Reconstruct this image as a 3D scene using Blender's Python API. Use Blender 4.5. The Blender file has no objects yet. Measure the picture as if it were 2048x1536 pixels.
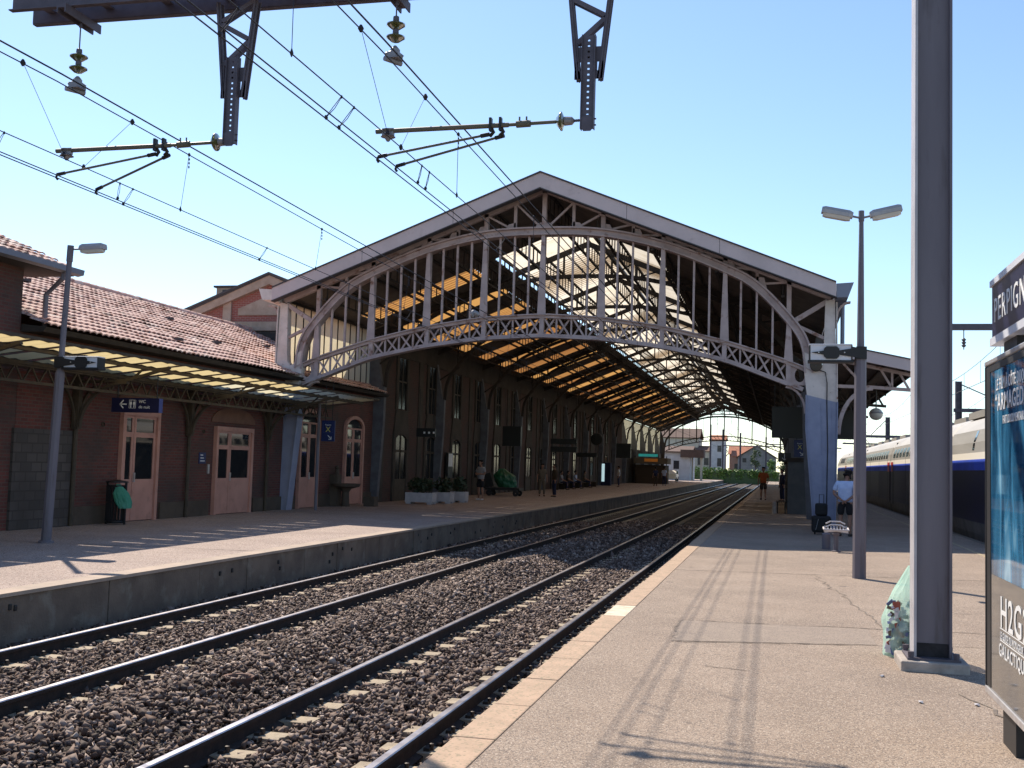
import bpy, math, random
import numpy as np
from mathutils import Vector, Matrix, noise
random.seed(7)
rng = np.random.default_rng(11)
scene = bpy.context.scene
COL = scene.collection
R = math.radians

# ------------------------------------------------------------------ helpers
def tag(o, label=None, cat=None, group=None, kind=None):
    if label: o['label'] = label
    if cat: o['category'] = cat
    if group: o['group'] = group
    if kind: o['kind'] = kind
    return o

def thing(name, label, cat, loc=(0, 0, 0), group=None):
    o = bpy.data.objects.new(name, None)
    o.empty_display_size = .2
    COL.objects.link(o)
    o.location = loc
    return tag(o, label, cat, group)

def wloc(o):
    v = Vector((0, 0, 0))
    while o:
        v += o.location
        o = o.parent
    return v

class MB:
    def __init__(s):
        s.v = []; s.f = []; s.m = []
    def add(s, vs, fs, mi=0):
        b = len(s.v)
        s.v += [tuple(p) for p in vs]
        for f in fs:
            s.f.append([b + i for i in f]); s.m.append(mi)
        return s
    def box(s, x0, x1, y0, y1, z0, z1, mi=0):
        vs = [(x, y, z) for z in (z0, z1) for y in (y0, y1) for x in (x0, x1)]
        return s.add(vs, [(0, 2, 3, 1), (4, 5, 7, 6), (0, 1, 5, 4), (2, 6, 7, 3), (0, 4, 6, 2), (1, 3, 7, 5)], mi)
    def bar(s, p, q, w, h=None, up=(0, 0, 1), mi=0):
        h = w if h is None else h
        p, q = Vector(p), Vector(q)
        d = (q - p).normalized(); u = Vector(up)
        if abs(d.dot(u)) > .98: u = Vector((0, 1, 0)) if abs(d.y) < .9 else Vector((1, 0, 0))
        a = d.cross(u).normalized(); b = a.cross(d).normalized()
        vs = [c + a * (i * w / 2) + b * (j * h / 2) for c in (p, q) for i, j in ((-1, -1), (1, -1), (1, 1), (-1, 1))]
        return s.add(vs, [(0, 1, 2, 3), (7, 6, 5, 4), (0, 4, 5, 1), (1, 5, 6, 2), (2, 6, 7, 3), (3, 7, 4, 0)], mi)
    def path(s, pts, r, n=6, mi=0, radii=None):
        pts = [Vector(p) for p in pts]
        rings = []
        for i, p in enumerate(pts):
            d = (pts[min(i + 1, len(pts) - 1)] - pts[max(i - 1, 0)]).normalized()
            u = Vector((0, 0, 1)) if abs(d.z) < .9 else Vector((0, 1, 0))
            a = d.cross(u).normalized(); b = a.cross(d)
            rr = radii[i] if radii else r
            rings.append([p + a * rr * math.cos(t) + b * rr * math.sin(t) for t in (2 * math.pi * k / n for k in range(n))])
        vs = [v for g in rings for v in g]
        fs = [(i * n + k, i * n + (k + 1) % n, (i + 1) * n + (k + 1) % n, (i + 1) * n + k) for i in range(len(pts) - 1) for k in range(n)]
        fs += [tuple(range(n))[::-1], tuple((len(pts) - 1) * n + k for k in range(n))]
        return s.add(vs, fs, mi)
    def tube(s, p, q, r, n=8, mi=0, r2=None):
        return s.path([p, q], r, n, mi, [r, r if r2 is None else r2])
    def prism(s, poly, axis, a0, a1, mi=0):
        def P(u, v, a):
            return {'x': (a, u, v), 'y': (u, a, v), 'z': (u, v, a)}[axis]
        n = len(poly)
        vs = [P(u, v, a0) for u, v in poly] + [P(u, v, a1) for u, v in poly]
        fs = [tuple(range(n))[::-1], tuple(range(n, 2 * n))] + [(i, (i + 1) % n, n + (i + 1) % n, n + i) for i in range(n)]
        return s.add(vs, fs, mi)
    def ribbon(s, pts, w, y0, y1, mi=0, side=0):
        P2 = [Vector(p) for p in pts]; L = []; U = []
        for i, p in enumerate(P2):
            d = (P2[min(i + 1, len(P2) - 1)] - P2[max(i - 1, 0)]).normalized()
            n = Vector((-d.y, d.x))
            L.append(p + n * w * (-.5 + side)); U.append(p + n * w * (.5 + side))
        for i in range(len(P2) - 1):
            q = [L[i], L[i + 1], U[i + 1], U[i]]
            vs = [(a.x, y, a.y) for y in (y0, y1) for a in q]
            fs = [(0, 1, 2, 3), (7, 6, 5, 4), (0, 4, 5, 1), (2, 6, 7, 3)]
            if i == 0: fs.append((3, 7, 4, 0))
            if i == len(P2) - 2: fs.append((1, 5, 6, 2))
            s.add(vs, fs, mi)
        return s
    def lathe(s, prof, o, axis=(0, 0, 1), n=16, mi=0):
        ax = Vector(axis).normalized(); o = Vector(o)
        u = Vector((0, 0, 1)) if abs(ax.z) < .9 else Vector((1, 0, 0))
        a = ax.cross(u).normalized(); b = a.cross(ax)
        vs = [o + ax * z + (a * math.cos(t) + b * math.sin(t)) * max(r, 1e-4) for r, z in prof for t in (2 * math.pi * k / n for k in range(n))]
        fs = [(i * n + k, i * n + (k + 1) % n, (i + 1) * n + (k + 1) % n, (i + 1) * n + k) for i in range(len(prof) - 1) for k in range(n)]
        return s.add(vs, fs, mi)
    def ball(s, c, r, n=10, mi=0):
        rx, ry, rz = r if isinstance(r, (tuple, list)) else (r, r, r)
        m = max(4, n // 2 + 1); vs = []
        for i in range(m + 1):
            th = math.pi * i / m
            for k in range(n):
                t = 2 * math.pi * k / n
                vs.append((c[0] + rx * math.sin(th) * math.cos(t), c[1] + ry * math.sin(th) * math.sin(t), c[2] - rz * math.cos(th)))
        fs = [(i * n + k, i * n + (k + 1) % n, (i + 1) * n + (k + 1) % n, (i + 1) * n + k) for i in range(m) for k in range(n)]
        return s.add(vs, fs, mi)
    def quad(s, a, b, c, d, mi=0):
        return s.add([a, b, c, d], [(0, 1, 2, 3)], mi)
    def build(s, name, mats, parent=None, smooth=False, label=None, bevel=0, kind=None):
        me = bpy.data.meshes.new(name)
        off = wloc(parent) if parent else Vector((0, 0, 0))
        me.from_pydata([Vector(p) - off for p in s.v], [], s.f)
        for m in (mats if isinstance(mats, (list, tuple)) else [mats]): me.materials.append(m)
        if any(s.m): me.polygons.foreach_set('material_index', s.m)
        if smooth: me.polygons.foreach_set('use_smooth', [True] * len(s.f))
        me.update()
        o = bpy.data.objects.new(name, me); COL.objects.link(o)
        if parent: o.parent = parent
        if label: o['label'] = label
        if kind: o['kind'] = kind
        if bevel:
            b = o.modifiers.new('bevel', 'BEVEL'); b.width = bevel; b.segments = 2; b.limit_method = 'ANGLE'
        return o

def copy_tree(o, parent=None):
    c = o.copy(); COL.objects.link(c); c.parent = parent
    for ch in list(o.children): copy_tree(ch, c)
    return c

def text(name, body, size, loc, xd, yd, m, parent=None, bold=0., align='LEFT', sx=1.0, ext=.002, sp=1.0):
    cu = bpy.data.curves.new(name, 'FONT'); cu.body = body; cu.size = size; cu.align_x = align
    cu.space_character = sp; cu.offset = bold; cu.extrude = ext; cu.resolution_u = 3
    cu.materials.append(m)
    tmp = bpy.data.objects.new(name, cu)
    me = bpy.data.meshes.new_from_object(tmp); me.name = name
    bpy.data.objects.remove(tmp)
    if not me.materials: me.materials.append(m)
    o = bpy.data.objects.new(name, me); COL.objects.link(o)
    xd, yd = Vector(xd), Vector(yd); zd = xd.cross(yd)
    mt = Matrix((xd * sx, yd, zd)).transposed().to_4x4()
    if parent:
        o.parent = parent; loc = Vector(loc) - wloc(parent)
    mt.translation = Vector(loc)
    o.matrix_local = mt
    return o

# ------------------------------------------------------------------ materials
def mat(name, c, rough=.7, metal=0., c2=None, scale=3., lo=.38, hi=.62, bump=0., bscale=40., spec=.4,
        speck=None, stretch=None, c3=None, scale3=.7, lo3=.5, hi3=.65, coat=0., spots=None):
    m = bpy.data.materials.new(name); m.use_nodes = True
    nt = m.node_tree; N = nt.nodes; L = nt.links
    b = N['Principled BSDF']
    b.inputs['Roughness'].default_value = rough; b.inputs['Metallic'].default_value = metal
    b.inputs['Specular IOR Level'].default_value = spec
    if coat: b.inputs['Coat Weight'].default_value = coat; b.inputs['Coat Roughness'].default_value = .05
    rgba = (*c, 1)
    b.inputs['Base Color'].default_value = rgba
    tc = N.new('ShaderNodeTexCoord'); co = tc.outputs['Object']
    if stretch:
        mp = N.new('ShaderNodeMapping'); mp.inputs['Scale'].default_value = stretch
        L.new(co, mp.inputs['Vector']); co = mp.outputs['Vector']
    def nz(sc, det=5., rg=.6):
        n = N.new('ShaderNodeTexNoise'); n.inputs['Scale'].default_value = sc; n.inputs['Detail'].default_value = det
        n.inputs['Roughness'].default_value = rg; L.new(co, n.inputs['Vector']); return n.outputs['Fac']
    def ramp(f, a, d):
        r = N.new('ShaderNodeMapRange'); r.inputs['From Min'].default_value = a; r.inputs['From Max'].default_value = d
        L.new(f, r.inputs['Value']); return r.outputs['Result']
    cur = None
    def mix(f, a, bcol):
        x = N.new('ShaderNodeMix'); x.data_type = 'RGBA'
        L.new(f, x.inputs['Factor'])
        if a is None: x.inputs['A'].default_value = rgba
        else: L.new(a, x.inputs['A'])
        x.inputs['B'].default_value = (*bcol, 1); return x.outputs['Result']
    if c2: cur = mix(ramp(nz(scale), lo, hi), cur, c2)
    if c3: cur = mix(ramp(nz(scale3, 6.), lo3, hi3), cur, c3)
    for col_, sc_, rad_ in (spots or []):     # round stains and trodden gum
        v = N.new('ShaderNodeTexVoronoi'); v.inputs['Scale'].default_value = sc_; L.new(co, v.inputs['Vector'])
        wn = N.new('ShaderNodeSeparateColor'); L.new(v.outputs['Color'], wn.inputs['Color'])
        k_ = N.new('ShaderNodeMath'); k_.operation = 'MULTIPLY'; k_.inputs[1].default_value = rad_; L.new(wn.outputs['Red'], k_.inputs[0])
        d_ = N.new('ShaderNodeMath'); d_.operation = 'SUBTRACT'; L.new(k_.outputs[0], d_.inputs[0]); L.new(v.outputs['Distance'], d_.inputs[1])
        cur = mix(ramp(d_.outputs[0], -.004 * sc_, .008 * sc_), cur, col_)
    for sp in (speck or []):
        v = N.new('ShaderNodeTexVoronoi'); v.inputs['Scale'].default_value = sp[1]; L.new(co, v.inputs['Vector'])
        wn = N.new('ShaderNodeSeparateColor'); L.new(v.outputs['Color'], wn.inputs['Color'])
        cur = mix(ramp(wn.outputs['Red'], sp[2], sp[2] + .02), cur, sp[0])
    if cur is not None: L.new(cur, b.inputs['Base Color'])
    if bump:
        bp = N.new('ShaderNodeBump'); bp.inputs['Strength'].default_value = bump; bp.inputs['Distance'].default_value = .02
        L.new(nz(bscale, 4.), bp.inputs['Height']); L.new(bp.outputs['Normal'], b.inputs['Normal'])
    return m

def brick(name, c1, c2, mortar, w=.22, h=.075, ms=.009, stain=(.05, .04, .035)):
    m = bpy.data.materials.new(name); m.use_nodes = True
    nt = m.node_tree; N = nt.nodes; L = nt.links; b = N['Principled BSDF']
    b.inputs['Roughness'].default_value = .85
    tc = N.new('ShaderNodeTexCoord'); sp = N.new('ShaderNodeSeparateXYZ'); L.new(tc.outputs['Object'], sp.inputs[0])
    ad = N.new('ShaderNodeMath'); L.new(sp.outputs[0], ad.inputs[0]); L.new(sp.outputs[1], ad.inputs[1])
    cb = N.new('ShaderNodeCombineXYZ'); L.new(ad.outputs[0], cb.inputs[0]); L.new(sp.outputs[2], cb.inputs[1])
    t = N.new('ShaderNodeTexBrick'); L.new(cb.outputs[0], t.inputs['Vector'])
    t.inputs['Scale'].default_value = 1; t.inputs['Brick Width'].default_value = w; t.inputs['Row Height'].default_value = h
    t.inputs['Mortar Size'].default_value = ms; t.inputs['Color1'].default_value = (*c1, 1); t.inputs['Color2'].default_value = (*c2, 1)
    t.inputs['Mortar'].default_value = (*mortar, 1)
    n = N.new('ShaderNodeTexNoise'); n.inputs['Scale'].default_value = .9; n.inputs['Detail'].default_value = 6; L.new(tc.outputs['Object'], n.inputs['Vector'])
    mr = N.new('ShaderNodeMapRange'); mr.inputs['From Min'].default_value = .5; mr.inputs['From Max'].default_value = .75; mr.inputs['To Max'].default_value = .6
    L.new(n.outputs['Fac'], mr.inputs['Value'])
    x = N.new('ShaderNodeMix'); x.data_type = 'RGBA'; L.new(mr.outputs['Result'], x.inputs['Factor']); L.new(t.outputs['Color'], x.inputs['A'])
    mr.inputs['From Min'].default_value = .42; mr.inputs['From Max'].default_value = .7; mr.inputs['To Max'].default_value = .75
    x.inputs['B'].default_value = (*stain, 1); L.new(x.outputs['Result'], b.inputs['Base Color'])
    bp = N.new('ShaderNodeBump'); bp.inputs['Strength'].default_value = .4; bp.inputs['Distance'].default_value = .01; bp.invert = True
    L.new(t.outputs['Fac'], bp.inputs['Height']); L.new(bp.outputs['Normal'], b.inputs['Normal'])
    return m

def sheet_mat(name, c, tr=.6, dirt=(.2, .15, .1), rib=0, ribc=(.2, .15, .1)):
    m = bpy.data.materials.new(name); m.use_nodes = True
    nt = m.node_tree; N = nt.nodes; L = nt.links; out = N['Material Output']; N.remove(N['Principled BSDF'])
    tc = N.new('ShaderNodeTexCoord'); n = N.new('ShaderNodeTexNoise'); n.inputs['Scale'].default_value = 1.3; n.inputs['Detail'].default_value = 5
    L.new(tc.outputs['Object'], n.inputs['Vector'])
    mr = N.new('ShaderNodeMapRange'); mr.inputs['From Min'].default_value = .48; mr.inputs['From Max'].default_value = .8; mr.inputs['To Max'].default_value = .55
    L.new(n.outputs['Fac'], mr.inputs['Value'])
    x = N.new('ShaderNodeMix'); x.data_type = 'RGBA'; L.new(mr.outputs['Result'], x.inputs['Factor'])
    x.inputs['A'].default_value = (*c, 1); x.inputs['B'].default_value = (*dirt, 1)
    d = N.new('ShaderNodeBsdfDiffuse'); t = N.new('ShaderNodeBsdfTranslucent'); cur = x.outputs['Result']
    if rib:   # shading of the corrugation put into the colour as dark stripes
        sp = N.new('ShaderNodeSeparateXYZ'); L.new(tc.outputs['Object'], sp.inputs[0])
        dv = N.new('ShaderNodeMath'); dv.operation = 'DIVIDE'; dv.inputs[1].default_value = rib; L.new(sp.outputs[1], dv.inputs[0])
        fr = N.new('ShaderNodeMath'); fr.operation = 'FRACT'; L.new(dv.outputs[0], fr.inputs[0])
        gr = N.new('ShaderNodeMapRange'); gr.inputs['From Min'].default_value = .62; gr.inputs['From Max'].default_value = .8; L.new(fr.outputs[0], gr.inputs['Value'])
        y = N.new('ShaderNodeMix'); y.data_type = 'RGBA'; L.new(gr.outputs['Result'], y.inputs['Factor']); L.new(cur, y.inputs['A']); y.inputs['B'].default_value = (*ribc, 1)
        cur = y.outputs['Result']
    L.new(cur, d.inputs['Color']); L.new(cur, t.inputs['Color'])
    mx = N.new('ShaderNodeMixShader'); mx.inputs[0].default_value = tr
    L.new(d.outputs[0], mx.inputs[1]); L.new(t.outputs[0], mx.inputs[2]); L.new(mx.outputs[0], out.inputs['Surface'])
    return m

def glass_mat(name, c=(.015, .018, .022), rough=.03, spec=.5):
    return mat(name, c, rough, spec=spec)

M_asph = mat('platform_asphalt', (.37, .285, .22), .9, c2=(.31, .235, .18), scale=1.1, bump=.5, bscale=90, spec=.2,
             speck=[((.2, .16, .13), 95, .80), ((.5, .41, .33), 120, .86), ((.15, .12, .105), 170, .84)], c3=(.235, .18, .14), scale3=.3, lo3=.46, hi3=.7, spots=[((.2, .155, .125), 2.3, .1), ((.17, .13, .105), .9, .09)])
M_asph2 = mat('worn_asphalt', (.42, .325, .28), .9, c2=(.34, .26, .225), scale=.8, bump=.5, bscale=90, spec=.2,
              speck=[((.15, .12, .11), 70, .80), ((.5, .43, .38), 90, .86)])
M_patch = mat('patch_asphalt', (.31, .245, .195), .9, c2=(.35, .275, .215), scale=4, bump=.6, bscale=120, speck=[((.19, .15, .125), 140, .75)])
M_crack = mat('crack_tar', (.13, .1, .08), .9, c2=(.25, .2, .155), scale=9)
M_kerb = mat('kerb_stone', (.46, .315, .215), .85, c2=(.38, .265, .18), scale=5, bump=.3, bscale=60, speck=[((.3, .23, .15), 60, .85)])
M_kerbw = mat('painted_kerb', (.72, .6, .46), .8, c2=(.55, .43, .31), scale=6, bump=.3, bscale=60)
M_conc = mat('platform_wall_concrete', (.2, .155, .12), .9, c2=(.13, .1, .078), scale=1.6, bump=.5, bscale=30, c3=(.22, .19, .155), scale3=3, lo3=.55, hi3=.7)
M_plinth = mat('plinth_concrete', (.42, .37, .33), .9, c2=(.3, .26, .23), scale=6, bump=.3, bscale=60)
M_bed = mat('ballast_bed', (.05, .035, .027), 1, c2=(.018, .014, .012), scale=22, lo=.4, hi=.6, bump=1., bscale=45, speck=[((.16, .13, .11), 30, .8)])
M_rail = mat('rusty_rail', (.04, .025, .02), .85, c2=(.02, .015, .013), scale=9, bump=.2)
M_railtop = mat('polished_rail_head', (.46, .44, .47), .33, .9, c2=(.3, .27, .28), scale=5)
M_sleep = mat('sleeper_concrete', (.42, .34, .24), .9, c2=(.3, .24, .17), scale=9, bump=.4, bscale=50)
M_clip = mat('rail_clip', (.05, .04, .035), .6, .5)
M_shed = mat('shed_paint', (.47, .37, .35), .65, c2=(.37, .285, .27), scale=2.2, c3=(.2, .1, .07), scale3=3.5, lo3=.58, hi3=.7)
M_shedw = mat('shed_column_paint', (.68, .6, .56), .6, c2=(.56, .49, .45), scale=3, c3=(.25, .13, .08), scale3=6, lo3=.64, hi3=.72)
M_shedb = mat('column_blue_paint', (.29, .31, .42), .6, c2=(.24, .26, .36), scale=2.5, bump=.05)
M_fascia = mat('fascia_metal', (.58, .48, .475), .6, .0, c2=(.5, .415, .41), scale=.9, stretch=(1, 1, 1), c3=(.43, .35, .34), scale3=2.5, lo3=.6, hi3=.75)
M_fcap = mat('fascia_cap', (.09, .085, .09), .9, spec=.05)
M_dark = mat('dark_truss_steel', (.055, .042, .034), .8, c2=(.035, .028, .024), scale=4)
M_rsheet = mat('roof_underside_sheet', (.17, .14, .12), .85, c2=(.13, .105, .09), scale=2)
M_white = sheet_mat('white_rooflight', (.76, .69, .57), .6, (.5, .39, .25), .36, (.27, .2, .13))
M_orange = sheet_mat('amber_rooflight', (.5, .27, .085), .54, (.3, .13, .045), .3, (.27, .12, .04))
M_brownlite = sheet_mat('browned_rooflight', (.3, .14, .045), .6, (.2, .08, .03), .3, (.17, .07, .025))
M_yellow = sheet_mat('yellow_canopy_sheet', (.64, .52, .27), .6, (.45, .35, .18))
M_cream = sheet_mat('cream_cladding', (.75, .7, .5), .6, (.6, .54, .38))
M_brick = brick('red_brick', (.165, .045, .034), (.1, .03, .024), (.11, .075, .06))
M_brickd = brick('shaded_brick', (.09, .034, .027), (.06, .026, .022), (.07, .052, .042))  # darker copy of the brick, deep shade under the shed put into its colour
M_stoned = mat('shaded_stone', (.075, .061, .05), .9, c2=(.052, .043, .036), scale=1.5, bump=.3, bscale=25)  # stone darkened the same way, shade under the shed painted in
M_brick2 = brick('pediment_brick', (.34, .085, .07), (.27, .07, .06), (.36, .24, .2), stain=(.24, .12, .1))
M_stone = mat('facade_stone', (.105, .08, .06), .9, c2=(.075, .056, .042), scale=1.5, bump=.3, bscale=25)
M_stonel = mat('pediment_stone', (.46, .35, .28), .9, c2=(.36, .26, .2), scale=2, bump=.2)
M_rubble = brick('rubble_stone', (.1, .085, .078), (.06, .052, .048), (.05, .042, .038), .34, .2, .016)
M_tile = mat('clay_roof_tile', (.6, .38, .32), .85, c2=(.54, .32, .265), scale=2.2, c3=(.64, .47, .41), scale3=7, lo3=.52, hi3=.66, speck=[((.4, .21, .16), 4, .86), ((.3, .2, .17), 3.1, .93), ((.68, .52, .45), 3.7, .93)])
M_door = mat('pink_door_paint', (.56, .29, .225), .55, c2=(.48, .245, .19), scale=2, c3=(.4, .21, .165), scale3=4, lo3=.58, hi3=.7)
M_glass = glass_mat('window_glass')
M_trim = mat('ochre_metal_paint', (.078, .058, .038), .7, c2=(.055, .042, .029), scale=5)
M_gray = mat('pole_grey_paint', (.165, .15, .175), .55, c2=(.135, .122, .145), scale=1.2, stretch=(3, 3, .4), c3=(.085, .07, .075), scale3=2, lo3=.56, hi3=.72)
M_grayl = mat('pole_lit_flange', (.5, .48, .5), .5, c2=(.42, .4, .42), scale=4)  # lighter copy of the pole grey, sunlight painted onto the left flange
M_galv = mat('galvanised_steel', (.3, .29, .3), .5, .4, c2=(.24, .23, .24), scale=8)
M_gantry = mat('gantry_steel', (.13, .115, .14), .6, .3, c2=(.1, .088, .105), scale=5)
M_olive = mat('olive_tube', (.15, .135, .1), .55, .1, c2=(.12, .11, .08), scale=4)
M_wire = mat('copper_wire', (.035, .035, .045), .6, .4)
M_black = mat('black_metal', (.018, .018, .02), .5)
M_tar = mat('tar_paint', (.03, .028, .032), .8, c2=(.015, .014, .016), scale=9)
M_lamp = mat('lamp_housing', (.42, .4, .4), .4, .2, c2=(.36, .34, .34), scale=6)
M_lens = mat('lamp_lens', (.6, .58, .52), .25, spec=.6)
M_wbox = mat('white_enamel', (.68, .69, .74), .4, c2=(.6, .61, .66), scale=5)
M_navy = mat('navy_enamel', (.012, .014, .05), .3, c2=(.016, .018, .06), scale=3)
M_blue = mat('blue_sign', (.012, .024, .1), .4)
M_sblue = mat('sign_side_blue', (.05, .065, .22), .4)  # lit end of the toilet sign painted lighter; also the marker borders
M_letter = mat('white_lettering', (.75, .75, .75), .5)
M_yel = mat('yellow_lettering', (.55, .5, .1), .5)
M_alu = mat('aluminium_frame', (.62, .6, .6), .35, .6, c2=(.5, .48, .48), scale=8)
M_green = sheet_mat('green_plastic', (.15, .5, .36), .5, (.3, .55, .5))
M_dgreen = mat('dark_green_plastic', (.015, .085, .045), .35, c2=(.02, .13, .07), scale=4)
M_clear = sheet_mat('clear_plastic', (.66, .9, .78), .5, (.25, .68, .45))
def see_through(m, f):
    nt = m.node_tree; out = nt.nodes['Material Output']; src = out.inputs['Surface'].links[0].from_socket
    t = nt.nodes.new('ShaderNodeBsdfTransparent'); x = nt.nodes.new('ShaderNodeMixShader'); x.inputs[0].default_value = f
    nt.links.new(src, x.inputs[1]); nt.links.new(t.outputs[0], x.inputs[2]); nt.links.new(x.outputs[0], out.inputs['Surface'])
see_through(M_clear, .42)
M_skin = mat('skin', (.32, .17, .115), .6)
M_hair = mat('dark_hair', (.02, .015, .012), .7)
M_shirtw = mat('light_blue_shirt', (.56, .64, .85), .85, c2=(.48, .56, .78), scale=9, bump=.3, bscale=14)
M_shorts = mat('black_cloth', (.018, .017, .02), .9, bump=.3, bscale=14)
M_rust = mat('rust_shirt', (.36, .085, .02), .85, bump=.3, bscale=14)
M_brown = mat('brown_cloth', (.06, .04, .026), .9)
M_gcloth = mat('grey_cloth', (.3, .29, .3), .9)
M_khaki = mat('khaki_cloth', (.14, .11, .08), .9)
M_navyc = mat('navy_cloth', (.02, .025, .06), .9)
M_shoe = mat('shoe', (.05, .04, .035), .7)
M_shoew = mat('white_shoe', (.6, .6, .6), .7)
M_luggage = mat('luggage_nylon', (.012, .012, .014), .7, bump=.4, bscale=60)
M_planter = mat('planter_concrete', (.5, .48, .5), .8, c2=(.42, .4, .42), scale=5)
M_leaf = mat('leaf', (.06, .1, .03), .6, c2=(.1, .13, .05), scale=12)
M_leafd = mat('dark_leaf', (.045, .06, .03), .6, c2=(.02, .035, .015), scale=12)
M_hedge = mat('hedge_leaf', (.17, .27, .05), .6, c2=(.08, .15, .03), scale=6)
M_bark = mat('bark', (.09, .065, .045), .9, c2=(.05, .04, .03), scale=9)
M_tgrey = mat('train_grey', (.33, .315, .29), .5, 0, spec=.2, c2=(.28, .265, .24), scale=.8, stretch=(1, .3, 3))
M_troof = mat('train_roof', (.46, .44, .41), .5, c2=(.39, .37, .345), scale=1.2, stretch=(1, .15, 1), spec=.2)
M_twhite = mat('train_white', (.8, .75, .66), .5, spec=.2)
M_tblue = mat('train_blue', (.06, .12, .66), .5, spec=.1, c2=(.05, .1, .52), scale=.8)
M_tnavy = mat('train_navy', (.016, .017, .052), .4, spec=.2, c2=(.011, .012, .036), scale=.7, stretch=(1, .3, 2))
M_tskirt = mat('train_skirt', (.16, .155, .15), .6, c2=(.1, .095, .09), scale=2)
M_red = mat('red_door_edge', (.5, .02, .02), .4)
M_house1 = mat('cream_render', (.6, .54, .44), .9, c2=(.52, .46, .38), scale=1)
M_house2 = mat('white_render', (.62, .6, .6), .9, c2=(.52, .5, .5), scale=1)
M_house3 = mat('grey_render', (.3, .28, .27), .9, c2=(.23, .22, .21), scale=1)
M_house4 = mat('pink_render', (.48, .27, .2), .9, c2=(.4, .24, .18), scale=1)
M_rtile = mat('far_roof_tile', (.45, .17, .09), .9, c2=(.36, .14, .08), scale=2)
M_btile = mat('brown_roof_tile', (.15, .09, .07), .9, c2=(.11, .07, .055), scale=2)
M_win = glass_mat('far_window', (.03, .03, .035), .2)
M_ground = mat('earth', (.17, .14, .1), .95, c2=(.11, .1, .06), scale=.05)
M_screen = mat('screen_black', (.012, .013, .013), .4)
M_greywall = mat('shelter_panel', (.1, .105, .11), .6, c2=(.075, .08, .085), scale=2)
M_wood = mat('bench_slat_white', (.62, .57, .55), .6)
M_shopglass = mat('dim_glass', (.012, .014, .016), .12, spec=.2)
def glass_ins():
    m = bpy.data.materials.new('green_glass_insulator'); m.use_nodes = True
    b = m.node_tree.nodes['Principled BSDF']
    b.inputs['Base Color'].default_value = (.1, .1, .03, 1); b.inputs['Roughness'].default_value = .15
    b.inputs['Transmission Weight'].default_value = .35; b.inputs['IOR'].default_value = 1.45
    return m
M_ins = glass_ins()
def emit(name, c, s):
    m = bpy.data.materials.new(name); m.use_nodes = True
    b = m.node_tree.nodes['Principled BSDF']; b.inputs['Base Color'].default_value = (*c, 1)
    b.inputs['Emission Color'].default_value = (*c, 1); b.inputs['Emission Strength'].default_value = s
    return m
M_teal = emit('teal_sign_light', (.05, .5, .48), .16)
M_amber = emit('amber_sign_light', (.6, .2, .03), .07)

def interp(pts, x):
    if x <= pts[0][0]: return pts[0][1]
    for (a, b), (c, d) in zip(pts, pts[1:]):
        if x <= c: return b + (d - b) * (x - a) / (c - a)
    return pts[-1][1]

# ------------------------------------------------------------------ ground, platforms, tracks
PRX = -1.88           # right platform edge
PLX = -8.60           # left platform edge
mb = MB().box(-900, 900, -120, 3200, -1.2, -1.0)
tag(mb.build('ground', M_ground), kind='structure')

# right platform: body, kerb stones, repairs
mb = MB().box(PRX + .26, 4.95, -12, 205, -1.0, 0)
tag(mb.build('platform_surface', M_asph), kind='structure')
mb = MB().box(PRX + .1, PRX + .255, -12, 205, -1.0, -.15)
tag(mb.build('platform_wall', M_conc), kind='structure')
mb = MB(); y = -12.0; i = 0
while y < 205:
    ln = .98
    w = 1 if (12.0 < y < 13.1) else 0
    mb.box(PRX + random.uniform(-.006, .006), PRX + .256, y, y + ln - .012, -.15, .004 + random.uniform(0, .004), w)
    y += ln; i += 1
tag(mb.build('platform_edge', [M_kerb, M_kerbw], bevel=.008), kind='structure')
def crackline(mb, pts, w, z=.0045):
    for a, b in zip(pts, pts[1:]):
        a, b = Vector((*a, 0)), Vector((*b, 0)); d = (b - a).normalized(); n = Vector((-d.y, d.x, 0))
        wa = w * random.uniform(.5, 1.4); wb = w * random.uniform(.5, 1.4)
        mb.quad(a - n * wa + Vector((0, 0, z)), b - n * wb + Vector((0, 0, z)), b + n * wb + Vector((0, 0, z)), a + n * wa + Vector((0, 0, z)))
def wob(p, q, n, s):
    return [(p[0] + (q[0] - p[0]) * t / n + random.gauss(0, s), p[1] + (q[1] - p[1]) * t / n + random.gauss(0, s)) for t in range(n + 1)]
mb = MB()
crackline(mb, wob((-1.02, 12.48), (4.9, 13.1), 40, .02), .012)
crackline(mb, wob((-1.02, 12.48), (-.95, 10.9), 14, .02), .012)
crackline(mb, wob((-.95, 10.9), (1.0, 11.5), 20, .02), .01)
crackline(mb, wob((-1.6, 18.6), (4.9, 19.5), 40, .03), .016)
crackline(mb, wob((.6, 18.6), (1.3, 11.2), 40, .03), .008)
crackline(mb, wob((1.5, 9.9), (4.9, 10.3), 25, .01), .008)
crackline(mb, wob((1.4, 9.2), (1.9, 5.4), 22, .03), .012)
for k in range(10):
    x, y = random.uniform(-1, 3), random.uniform(7, 20)
    crackline(mb, wob((x, y), (x + random.uniform(.2, .6), y + random.uniform(-.1, .1)), 6, .01), .007)
for yy in (29, 34.5, 38, 43, 47, 53, 60, 70): crackline(mb, wob((-1.6, yy), (4.9, yy + .6), 30, .02), .012)
tag(mb.build('pavement_crack', M_crack), kind='structure')
mb = MB()
mb.quad((-.98, 10.95, .004), (.95, 11.5, .004), (.95, 12.62, .004), (-1.0, 12.44, .004))
tag(mb.build('pavement_repair', M_patch), kind='structure')
mb = MB()
mb.box(4.2, 4.28, -12, 205, .0, .004)
tag(mb.build('warning_line', mat('faded_yellow_line', (.42, .34, .2), .9, c2=(.3, .24, .17), scale=3)), kind='structure')
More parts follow.
